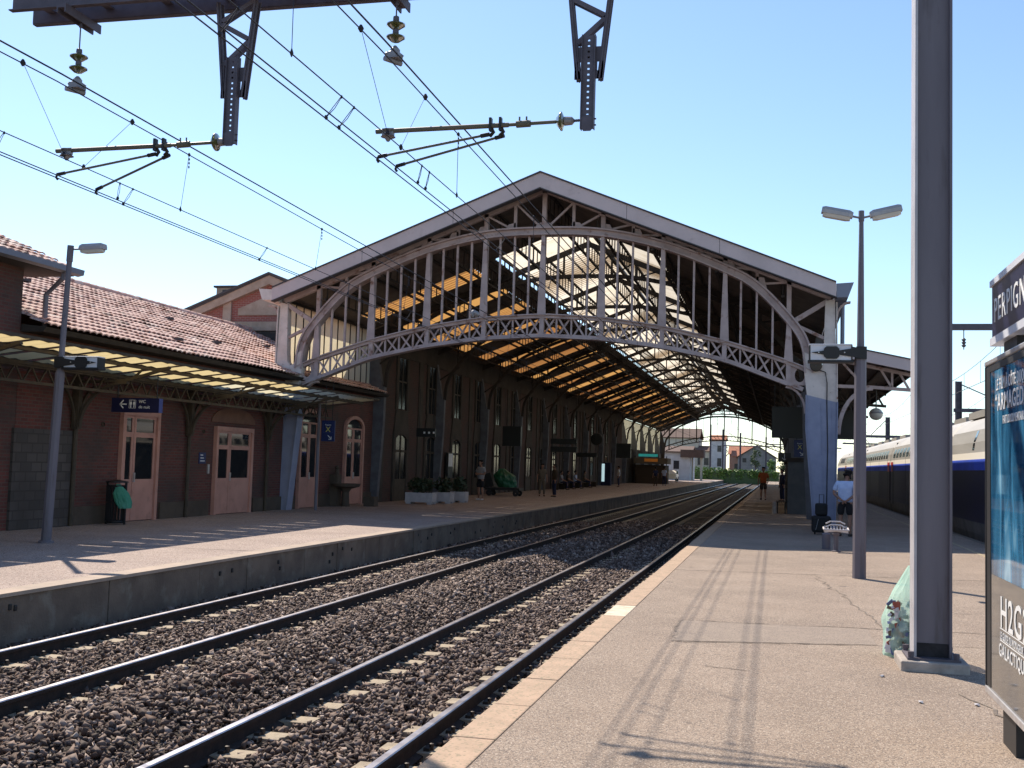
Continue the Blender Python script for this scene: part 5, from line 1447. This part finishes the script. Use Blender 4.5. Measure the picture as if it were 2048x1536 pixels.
# man in the pale blue shirt, back to the camera, hands clasped behind him, head bowed to the right
person('man in pale blue shirt and black shorts, head bowed, hands clasped behind his back', (1.74, 30.9, 0), R(-12), 1.78,
       dict(chest=(0, .0, 1.24), neck0=(0.01, .05, 1.41), neck=(.03, .1, 1.475), jaw=(.05, .16, 1.50), head=(.055, .15, 1.575), crown=(.06, .12, 1.64), nose=(.07, .25, 1.50),
            elbl=(-.29, -.06, 1.1), wrl=(-.06, -.2, .93), palml=(.0, -.215, .9), elbr=(.29, -.06, 1.1), wrr=(.07, -.2, .92), palmr=(.01, -.235, .885),
            shl=(-.195, .0, 1.37), shr=(.195, .0, 1.37), kneel=(-.12, .01, .49), kneer=(.12, .01, .49)), M_shirtw, M_shorts, fat=1.18, sleeve=.82)
walk = dict(kneel=(-.1, .1, .5), ankl=(-.11, .12, .08), toel=(-.12, .28, .04), kneer=(.1, .0, .48), ankr=(.11, -.16, .11), toer=(.12, -.02, .03), elbl=(-.27, -.08, 1.1), wrl=(-.22, .08, .93), palml=(-.2, .12, .88))
person('man in rust orange shirt and dark shorts walking towards the camera on the right platform', (-.8, 66, 0), R(180), 1.9, walk, M_rust, M_brown, fat=1.1)
person('dark clothed person with a pale bag strap standing at the bench on the right platform', (.25, 64.5, 0), R(120), 1.8, None, M_navyc, M_navyc, False, sleeve=1.0)
fold = dict(elbl=(-.27, .02, 1.12), wrl=(-.05, .2, 1.14), palml=(.04, .22, 1.15), elbr=(.27, .02, 1.12), wrr=(.08, .2, 1.1), palmr=(0, .23, 1.1))
person('person in grey tee shirt and black shorts with folded arms near the planters', (-12.95, 48.6, 0), R(150), 1.8, fold, M_gcloth, M_shorts, shoe=M_shoew)
person('person in khaki with a pale bag, left of two standing together under the shed', (-12.1, 58, 0), R(200), 1.72, None, M_khaki, M_khaki, False)
person('person in dark clothes, right of two standing together under the shed', (-11.3, 57.3, 0), R(120), 1.72, None, M_brown, M_navyc, False, sleeve=1.0)
sit = dict(pelvis=(0, 0, .5), belly=(0, 0, .63), chest=(0, .02, .83), neck0=(0, .03, 1.0), neck=(0, .05, 1.08), jaw=(0, .08, 1.13), head=(0, .07, 1.2), crown=(0, .06, 1.27), nose=(0, .17, 1.18),
           hipl=(-.1, .06, .48), kneel=(-.12, .46, .5), calfl=(-.12, .48, .33), ankl=(-.12, .46, .08), toel=(-.13, .62, .03), hipr=(.1, .06, .48), kneer=(.12, .46, .5), calfr=(.12, .48, .33), ankr=(.12, .44, .08), toer=(.13, .6, .03),
           shl=(-.175, .03, .96), elbl=(-.24, .1, .7), wrl=(-.13, .34, .6), palml=(-.12, .4, .57), shr=(.175, .03, .96), elbr=(.24, .1, .7), wrr=(.13, .34, .6), palmr=(.12, .4, .57))
t = thing('long_bench', 'long dark bench along the far station wall with people sitting on it', 'bench', (-14.5, 80, 0))
m = MB().box(-14.75, -14.25, 74, 90, .4, .45)
for y in range(74, 91, 2): m.box(-14.7, -14.3, y - .04, y + .04, 0, .4)
m.build('seat', M_brown, t)
for y, sh, lab in ((75.5, M_gcloth, 'seated person in grey, nearest on the long bench in the shed'), (78, M_brown, 'seated person in brown on the long bench in the shed'),
                   (81, M_shirtw, 'seated person in pale top on the long bench in the shed'), (85, M_khaki, 'seated person in khaki, farthest on the long bench in the shed')):
    person(lab, (-14.45, y, 0), R(-90), 1.72, sit, sh, M_navyc, False, group='people sitting on the long bench')
person('standing person in white top far along the left platform before the kiosk', (-12.9, 93, 0), R(100), 1.75, None, M_letter, M_navyc, False)
person('standing person in dark top at the far kiosk', (-11.0, 104, 0), R(30), 1.75, None, M_navyc, M_brown, False)
person('standing person in blue shirt and dark trousers at the far kiosk', (-10.6, 108, 0), R(-20), 1.78, None, M_shirtw, M_navyc, False)
# clothing detail on the man in front: belt line between shirt and shorts is the shirt hem

# ------------------------------------------------------------------ train at the right
TX = 5.3
tr = thing('passenger_train', 'silver, white and blue double deck high speed train standing at the right platform', 'train', (6.7, 70, 0))
SEC = [(5.42, -.25), (5.34, .1), (5.3, .42), (5.3, 1.84), (5.3, 2.14), (5.302, 2.33), (5.34, 2.62), (5.47, 2.98), (5.74, 3.3), (6.15, 3.5), (6.75, 3.58)]
SEC = SEC + [(13.5 - x, z) for x, z in SEC[-2::-1]]
def band_mat(i):
    j = min(i, len(SEC) - 2 - i)
    return (0, 0, 1, 2, 3, 4, 4, 5, 5, 5)[j]
TM = [M_tskirt, M_tnavy, M_tblue, M_twhite, M_tgrey, M_troof]
def coach(ya, yb, end=None):
    m = MB(); n = len(SEC)
    ys = [ya, ya + .25, yb - .25, yb]; sc = [.96, 1, 1, .96]
    if end: ys = [ya, ya + .25, yb - 7, yb - 4, yb - 1.6, yb - .3, yb]; sc = [.96, 1, 1, .95, .8, .6, .4]
    vs = []
    for y, s in zip(ys, sc):
        for x, z in SEC: vs.append((6.75 + (x - 6.75) * (s if not end else max(s, .7)), y, -.25 + (z + .25) * (s if end else (.985 if s < 1 else 1))))
    for k in range(len(ys) - 1):
        for i in range(n - 1):
            m.add([vs[k * n + i], vs[k * n + i + 1], vs[(k + 1) * n + i + 1], vs[(k + 1) * n + i]], [(0, 1, 2, 3)], band_mat(i))
    m.add(vs[:n], [tuple(range(n))], 0); m.add(vs[-n:], [tuple(range(n))[::-1]], 0)
    for yy in (ya + 2.5, yb - 3): m.box(5.6, 7.9, yy, yy + 2.4, -.75, -.2, 0)
    return m.build('coach', TM, tr)
def win(parent, y, w, z0=2.42, z1=2.88):
    pts = []
    def xz(z): return interp([(b, a) for a, b in SEC[:11]], z)
    m = MB(); zs = [z0 + (z1 - z0) * i / 4 for i in range(5)]
    vs = [(xz(z) - .006, yy, z) for z in zs for yy in (y, y + w)]
    m.add(vs, [(2 * i, 2 * i + 1, 2 * i + 3, 2 * i + 2) for i in range(4)])
    return m
M_lowwin = mat('dark_train_window', (.006, .006, .01), .2, spec=.25)
cs = [(38.5, 56.9), (57.1, 75.6), (75.8, 94.3)]
for a, b in cs:
    c = coach(a, b)
    y = a + 1.6
    while y < b - 1.8:
        win(c, y, .95, 2.44, 2.84).build('window', M_shopglass, c); y += 1.35
    for yy in (a + .35, b - 1.15):
        d = MB().box(5.285, 5.2995, yy, yy + .9, .3, 1.8, 0).box(5.28, 5.2995, yy, yy + .9, 1.8, 2.25, 1).box(5.287, 5.2995, yy - .05, yy - .001, .3, 2.25, 2)
        d.build('door', [M_tnavy, M_red, M_black], c)
    m = MB()
    for yy in (a + 1.45, a + 6.2, b - 6.4, b - 1.6): m.bar((5.3, yy, .3), (5.3, yy, 2.3), .012, .012, up=(0, 1, 0)).bar((5.301, yy, 2.3), (5.338, yy, 2.62), .012, .012, up=(0, 1, 0))
    m.bar((5.3, a + .3, .62), (5.3, b - .3, .62), .012, .015)
    m.build('panel_seam', M_black, c)
    for k in range(4): MB().box(6.2, 7.4, a + 2 + 4.4 * k, a + 4.6 + 4.4 * k, 3.5, 3.68).build('roof_unit', M_tgrey, c)
    MB().box(5.6, 7.9, b, b + .2, .1, 3.2).build('gangway', M_black, c)
c = coach(16.0, 38.3)
m = win(c, 33.3, .3, 2.4, 2.95); m.build('cab_window', M_glass, c)
for k in range(2): win(c, 29.8 + k * 1.4, .35, 2.45, 2.7).build('vent', M_glass, c)
m = MB().box(5.9, 7.6, 33.5, 38.0, 3.45, 3.66, 0).prism([(32.6, 3.5), (33.5, 3.66), (33.5, 3.4)], 'x', 6.0, 7.5, 0)
m.build('roof_fairing', M_tgrey, c)
c = coach(94.5, 112, True)
w_ = win(c, 96, 6, 2.5, 2.9); w_.build('louvre', M_black, c)

# ------------------------------------------------------------------ beyond
def mast(x, y, h, label, beam=None, zb=6.1, lamp=False):
    t = thing('catenary_mast', label, 'catenary mast', (x, y, -.8), 'catenary masts in the distance')
    m = MB()
    for s in (-.13, .13): m.box(x + s - .02, x + s + .02, y - .15, y + .15, -.8, h)
    m.box(x - .13, x + .13, y - .012, y + .012, -.8, h)
    m.build('post', M_gantry, t)
    if beam:
        m = MB().box(min(beam), max(beam), y - .1, y + .1, zb, zb + .18)
        m.bar((x, y, h - .1), (beam[0] * .6 + beam[1] * .4, y, zb + .2), .05, .05)
        m.build('beam', M_gantry, t)
        xi = beam[0] + .35 if abs(beam[0] - x) > abs(beam[1] - x) else beam[1] - .35
        m = MB().tube((xi, y, zb), (xi, y, zb - .6), .015, 6)
        for k in range(3): disc(m, (xi, y, zb - .3 - .09 * k), (0, 0, 1), .07)
        m.build('insulator', M_gantry, t)
    return t
mast(16, 36, 7.6, 'catenary mast carrying the beam between the big pole and the name board', (5.1, 16), 6.1)
mast(8.83, 60, 6.45, 'dark catenary mast standing above the train roof right of the big pole', (8.6, 16), 4.9)
mast(7.7, 85, 5.8, 'dark catenary mast with insulator above the train left of the big pole', (5.2, 8.6), 4.3)
mast(8.4, 130, 6.9, 'small far catenary mast above the train beside the right column', (7, 14), 4.9)
mast(6.0, 170, 7.2, 'farthest small catenary mast seen under the aisle canopy', (4, 9), 5.2)
t = thing('overhead_line', 'thin overhead wires above the silver train', 'overhead wires', (6.75, 60, 5.5))
for x, z in ((6.75, 4.9), (6.75, 6.0), (10.5, 4.9), (10.5, 6.0)):
    ys = [24 + 2.5 * k for k in range(70)]
    MB().path([(x, y, z - (.55 * 4 * (((y - 36) % 24.5) / 24.5) * (1 - ((y - 36) % 24.5) / 24.5) if z > 5.5 else 0)) for y in ys], .011, 4).build('contact_wire' if z < 5.5 else 'messenger_wire', M_wire, t)
m = MB()
for x in (6.75, 10.5):
    for k in range(48):
        y = 27 + 3.5 * k; u = ((y - 36) % 24.5) / 24.5
        m.tube((x, y, 6.0 - 2.2 * u * (1 - u)), (x, y, 4.9), .006, 4)
m.build('dropper', M_wire, t)
mast(-11.6, 200, 9.6, 'tall pale footed pole beyond the far end of the shed', None)
mast(-9.35, 198, 8.7, 'dark pole beyond the shed right of the tall pale pole', (-9.35, 3), 5.8)
mast(-6.5, 202, 8.3, 'dark pole beyond the shed nearest the grey gabled house', None)
mast(-2.2, 215, 8.0, 'dark pole beyond the shed furthest to the right', (-2.2, 6), 6.6)
mast(2.6, 230, 9.0, 'dark pole beyond the shed behind the walking man', None)
def house(label, x0, x1, y0, y1, ze, zr, wall, roof, wins=(), ridge='x', name='house'):
    t = thing(name, label, 'house', ((x0 + x1) / 2, y0, -.8), 'houses beyond the station')
    m = MB().box(x0, x1, y0, y1, -.8, ze)
    if ridge == 'y': m.prism([(x0, ze), (x1, ze), ((x0 + x1) / 2, zr)], 'y', y0 + .01, y1 - .01)
    m.build('wall', wall, t)
    m = MB(); e = .35
    if ridge == 'x': m.prism([(y0 - e, ze - .05), ((y0 + y1) / 2, zr), (y1 + e, ze - .05), (y1 + e, ze + .12), ((y0 + y1) / 2, zr + .2), (y0 - e, ze + .12)], 'x', x0 - e, x1 + e)
    else: m.prism([(x0 - e, ze - .1), ((x0 + x1) / 2, zr), (x1 + e, ze - .1), (x1 + e, ze + .08), ((x0 + x1) / 2, zr + .2), (x0 - e, ze + .08)], 'y', y0 - e, y1 + e)
    m.build('roof', roof, t)
    for (wx, wz, ww, wh) in wins:
        f = MB().box(wx - .08, wx + ww + .08, y0 - .05, y0 - .005, wz - .08, wz).build('window', wall, t)
        MB().box(wx, wx + ww, y0 - .03, y0 - .004, wz, wz + wh).build('pane', M_win, f)
    return t
t = house('white walled station annexe at the end of the left platform', -16.2, -12.3, 162, 172, 4.0, 4.8, M_house2, M_btile, ((-14.6, 1.6, .8, 1.2),), name='annexe')
t = thing('waiting_shelter', 'small open shelter with brown roof beside the white annexe', 'shelter', (-12, 165, 0))
MB().box(-13.6, -10.3, 161.5, 165, 3.3, 4.4).build('roof', M_btile, t); MB().box(-12.2, -12.0, 164.5, 164.8, 0, 3.3).box(-10.8, -10.5, 162, 162.3, 0, 3.3).build('post', M_house1, t)
house('large house with brown tiled roof on the left beyond the shed', -27, -17.5, 255, 268, 8.6, 10.8, M_house1, M_btile, ((-20, 5, 1.2, 1.6), (-23, 5, 1.2, 1.6), (-20, 1.5, 1.2, 1.6)))
house('low cream house with dark windows left of the white tower house', -18, -14.6, 252, 262, 5.6, 6.8, M_house1, M_btile, ((-17.4, 2.6, 1.0, 1.6), (-16, 2.6, 1.0, 1.6)))
house('narrow white tower house with stacked windows beyond the hedge', -14.4, -11.4, 250, 258, 8.2, 9.2, M_house2, M_rtile, ((-13.0, 5.6, .9, 1.4), (-13.0, 2.4, .9, 1.8)))
house('terracotta roofed house right of the white tower house', -11.2, -4.6, 270, 280, 5.4, 7.4, M_house4, M_rtile, ((-10, 2.2, .9, 1.5), (-8.2, 2.2, .9, 1.5)))
house('pale pink house with orange roof behind the dark poles', -9.6, -6.8, 248, 255, 4.6, 5.8, M_house4, M_rtile, ((-9.2, 1.8, .8, 1.3),))
house('big grey gabled house right of the orange roofs', -8.4, -.4, 245, 258, 4.4, 7.0, M_house3, M_btile, ((-7.4, 3.4, .8, .9), (-7.4, .8, .8, .9), (-2.2, 3.0, .8, 1.0)), 'y')
house('white house with red roof far right behind the walking man', 2, 9, 300, 310, 4, 6, M_house2, M_rtile, ((4, 1.5, 1, 1.4),))
t = thing('hedge', 'long clipped green hedge behind the far platform', 'hedge', (-8, 188, -.3))
m = MB()
for k in range(60): slab_leafy(m, (-14.2 + .24 * k * 1.0, 188 + random.uniform(-.4, .4), 1.0 + random.uniform(-.08, .1)), 70, .35, .5, 1.2 - .008 * k, .2)
m.build('foliage', M_hedge, t)
MB().box(-14.3, .2, 187.7, 188.3, -.6, 1.3).build('inner_mass', M_leaf, t)
def tree(label, x, y, h, w, mt, n=420):
    t = thing('tree', label, 'tree', (x, y, -.8), 'trees beyond the station')
    m = MB().path([(x, y, -.9), (x + .1, y, h * .35), (x - .05, y, h * .6)], .14, 7, 0, [.16, .11, .06])
    for k in range(6):
        a = k * 1.1; m.path([(x, y, h * (.3 + .05 * k)), (x + math.cos(a) * w * .5, y + math.sin(a) * w * .5, h * (.5 + .06 * k))], .04, 5, 0, [.05, .02])
    m.build('trunk', M_bark, t)
    m = MB()
    for k in range(14):
        a = random.uniform(0, 6.28); r_ = random.uniform(.1, .7) * w
        slab_leafy(m, (x + r_ * math.cos(a), y + r_ * math.sin(a), h * random.uniform(.45, .95)), n // 14, w * .36, w * .36, h * .13, .22)
    m.build('crown', mt, t)
tree('slim leafy street tree against the grey gabled house', -4.6, 240, 6.2, 1.3, M_leaf)
tree('small bright green tree right of the grey house', -1.0, 236, 4.2, 1.4, M_hedge)
tree('rounded green tree behind the walking man', 1.4, 238, 4.6, 1.8, M_leaf)
tree('dark tree beside the large brown roofed house', -19.2, 246, 5.4, 1.6, M_leafd)
tree('low dark bushy tree behind the white tower house', -12.8, 266, 8.4, 2.0, M_leafd)
t = thing('parked_car', 'white car partly hidden behind the kiosk at the platform end', 'car', (-14.2, 150, 0))
m = MB().prism([(147.6, .3), (151.6, .3), (151.7, .75), (151.2, .9), (150.4, 1.4), (148.7, 1.42), (147.7, .95)], 'x', -14.6, -12.95)
m.build('body', M_twhite, t, bevel=.06)
m = MB().prism([(148.2, .95), (150.6, .95), (150.2, 1.33), (148.8, 1.34)], 'x', -14.61, -12.94); m.build('window', M_glass, t)
for x in (-14.55, -13.0):
    for y in (148.4, 150.8): MB().lathe([(.02, -.1), (.3, -.1), (.3, .1), (.02, .1)], (x, y, .3), (1, 0, 0), 18).build('wheel', M_black, t)
# small litter on the platform and a rusty pipe stub between the tracks
t = thing('pipe_stub', 'rusty open pipe stub lying in the ballast between the tracks', 'pipe', (-4.95, 9.9, -.5))
m = MB(); vs = []; n = 20
for r_, z in ((.13, -.16), (.14, .05), (.15, .06), (.13, .055), (.11, -.15)):
    for k in range(n): vs.append((-4.98 + r_ * math.cos(2 * math.pi * k / n), 9.95 + r_ * math.sin(2 * math.pi * k / n), -.5 + z))
m.add(vs, [(i * n + k, i * n + (k + 1) % n, (i + 1) * n + (k + 1) % n, (i + 1) * n + k) for i in range(4) for k in range(n)])
m.build('pipe', mat('rusty_iron', (.2, .1, .07), .85, c2=(.12, .07, .055), scale=12), t, True)
for k, (x, y) in enumerate(((1.03, 8.75), (1.42, 8.8), (.85, 9.75))):
    a_ = random.uniform(0, 3); c_, s__ = math.cos(a_), math.sin(a_)
    P_ = [(x + u * c_ - v * s__, y + u * s__ + v * c_, .002 + h_) for u, v, h_ in ((-.03, -.01, 0), (-.005, -.016, .012), (.026, -.008, .002), (.03, .01, .008), (.002, .014, .001), (-.026, .012, .01))]
    m = MB().add(P_ + [(p[0], p[1], p[2] + .003) for p in P_], [(5, 4, 3, 2, 1, 0), (6, 7, 8, 9, 10, 11)] + [(i, (i + 1) % 6, 6 + (i + 1) % 6, 6 + i) for i in range(6)])
    o = m.build('paper_scrap', M_planter); o['group'] = 'paper scraps on the platform'
    tag(o, 'tiny white paper scrap lying on the sunlit right platform', 'litter')

# ------------------------------------------------------------------ camera, sun, sky
F_, YAW, PITCH, ROLL = 2235., .235, .0714, .0285
w_ = Vector((-math.sin(YAW) * math.cos(PITCH), math.cos(YAW) * math.cos(PITCH), math.sin(PITCH)))
r0 = Vector((math.cos(YAW), math.sin(YAW), 0)); u0 = r0.cross(w_)
r1 = math.cos(ROLL) * r0 + math.sin(ROLL) * u0; u1 = -math.sin(ROLL) * r0 + math.cos(ROLL) * u0
cam = bpy.data.cameras.new('camera'); co = bpy.data.objects.new('camera', cam); COL.objects.link(co)
mt = Matrix((r1, u1, -w_)).transposed().to_4x4(); mt.translation = (0, 0, 1.65)
co.matrix_world = mt
cam.sensor_width = 36; cam.lens = F_ / 2048 * 36; cam.clip_start = .05; cam.clip_end = 6000
scene.camera = co
AZ, EL = R(39), R(45)
sd = Vector((-math.sin(AZ) * math.cos(EL), math.cos(AZ) * math.cos(EL), math.sin(EL)))
sl = bpy.data.lights.new('sun', 'SUN'); sl.energy = 5.0; sl.angle = R(.53); sl.color = (1, .9, .76)
so = bpy.data.objects.new('sun', sl); COL.objects.link(so); so.rotation_euler = sd.to_track_quat('Z', 'Y').to_euler()
wd = bpy.data.worlds.new('World'); scene.world = wd; wd.use_nodes = True
nt = wd.node_tree; bg = nt.nodes['Background']; sk = nt.nodes.new('ShaderNodeTexSky'); sk.sky_type = 'NISHITA'
sk.sun_disc = False; sk.sun_elevation = EL; sk.sun_rotation = -AZ; sk.altitude = 0; sk.air_density = 1.0; sk.dust_density = .15; sk.ozone_density = 1.2
tn = nt.nodes.new('ShaderNodeMix'); tn.data_type = 'RGBA'; tn.blend_type = 'MULTIPLY'; tn.inputs['Factor'].default_value = 1
tn.inputs['B'].default_value = (.95, 1.01, 1.08, 1); nt.links.new(sk.outputs[0], tn.inputs['A']); nt.links.new(tn.outputs['Result'], bg.inputs['Color'])
bg.inputs['Strength'].default_value = .12
scene.view_settings.view_transform = 'Standard'; scene.view_settings.look = 'None'; scene.view_settings.exposure = 0.55; scene.view_settings.gamma = 1
scene.cycles.max_bounces = 8; scene.cycles.use_denoising = True
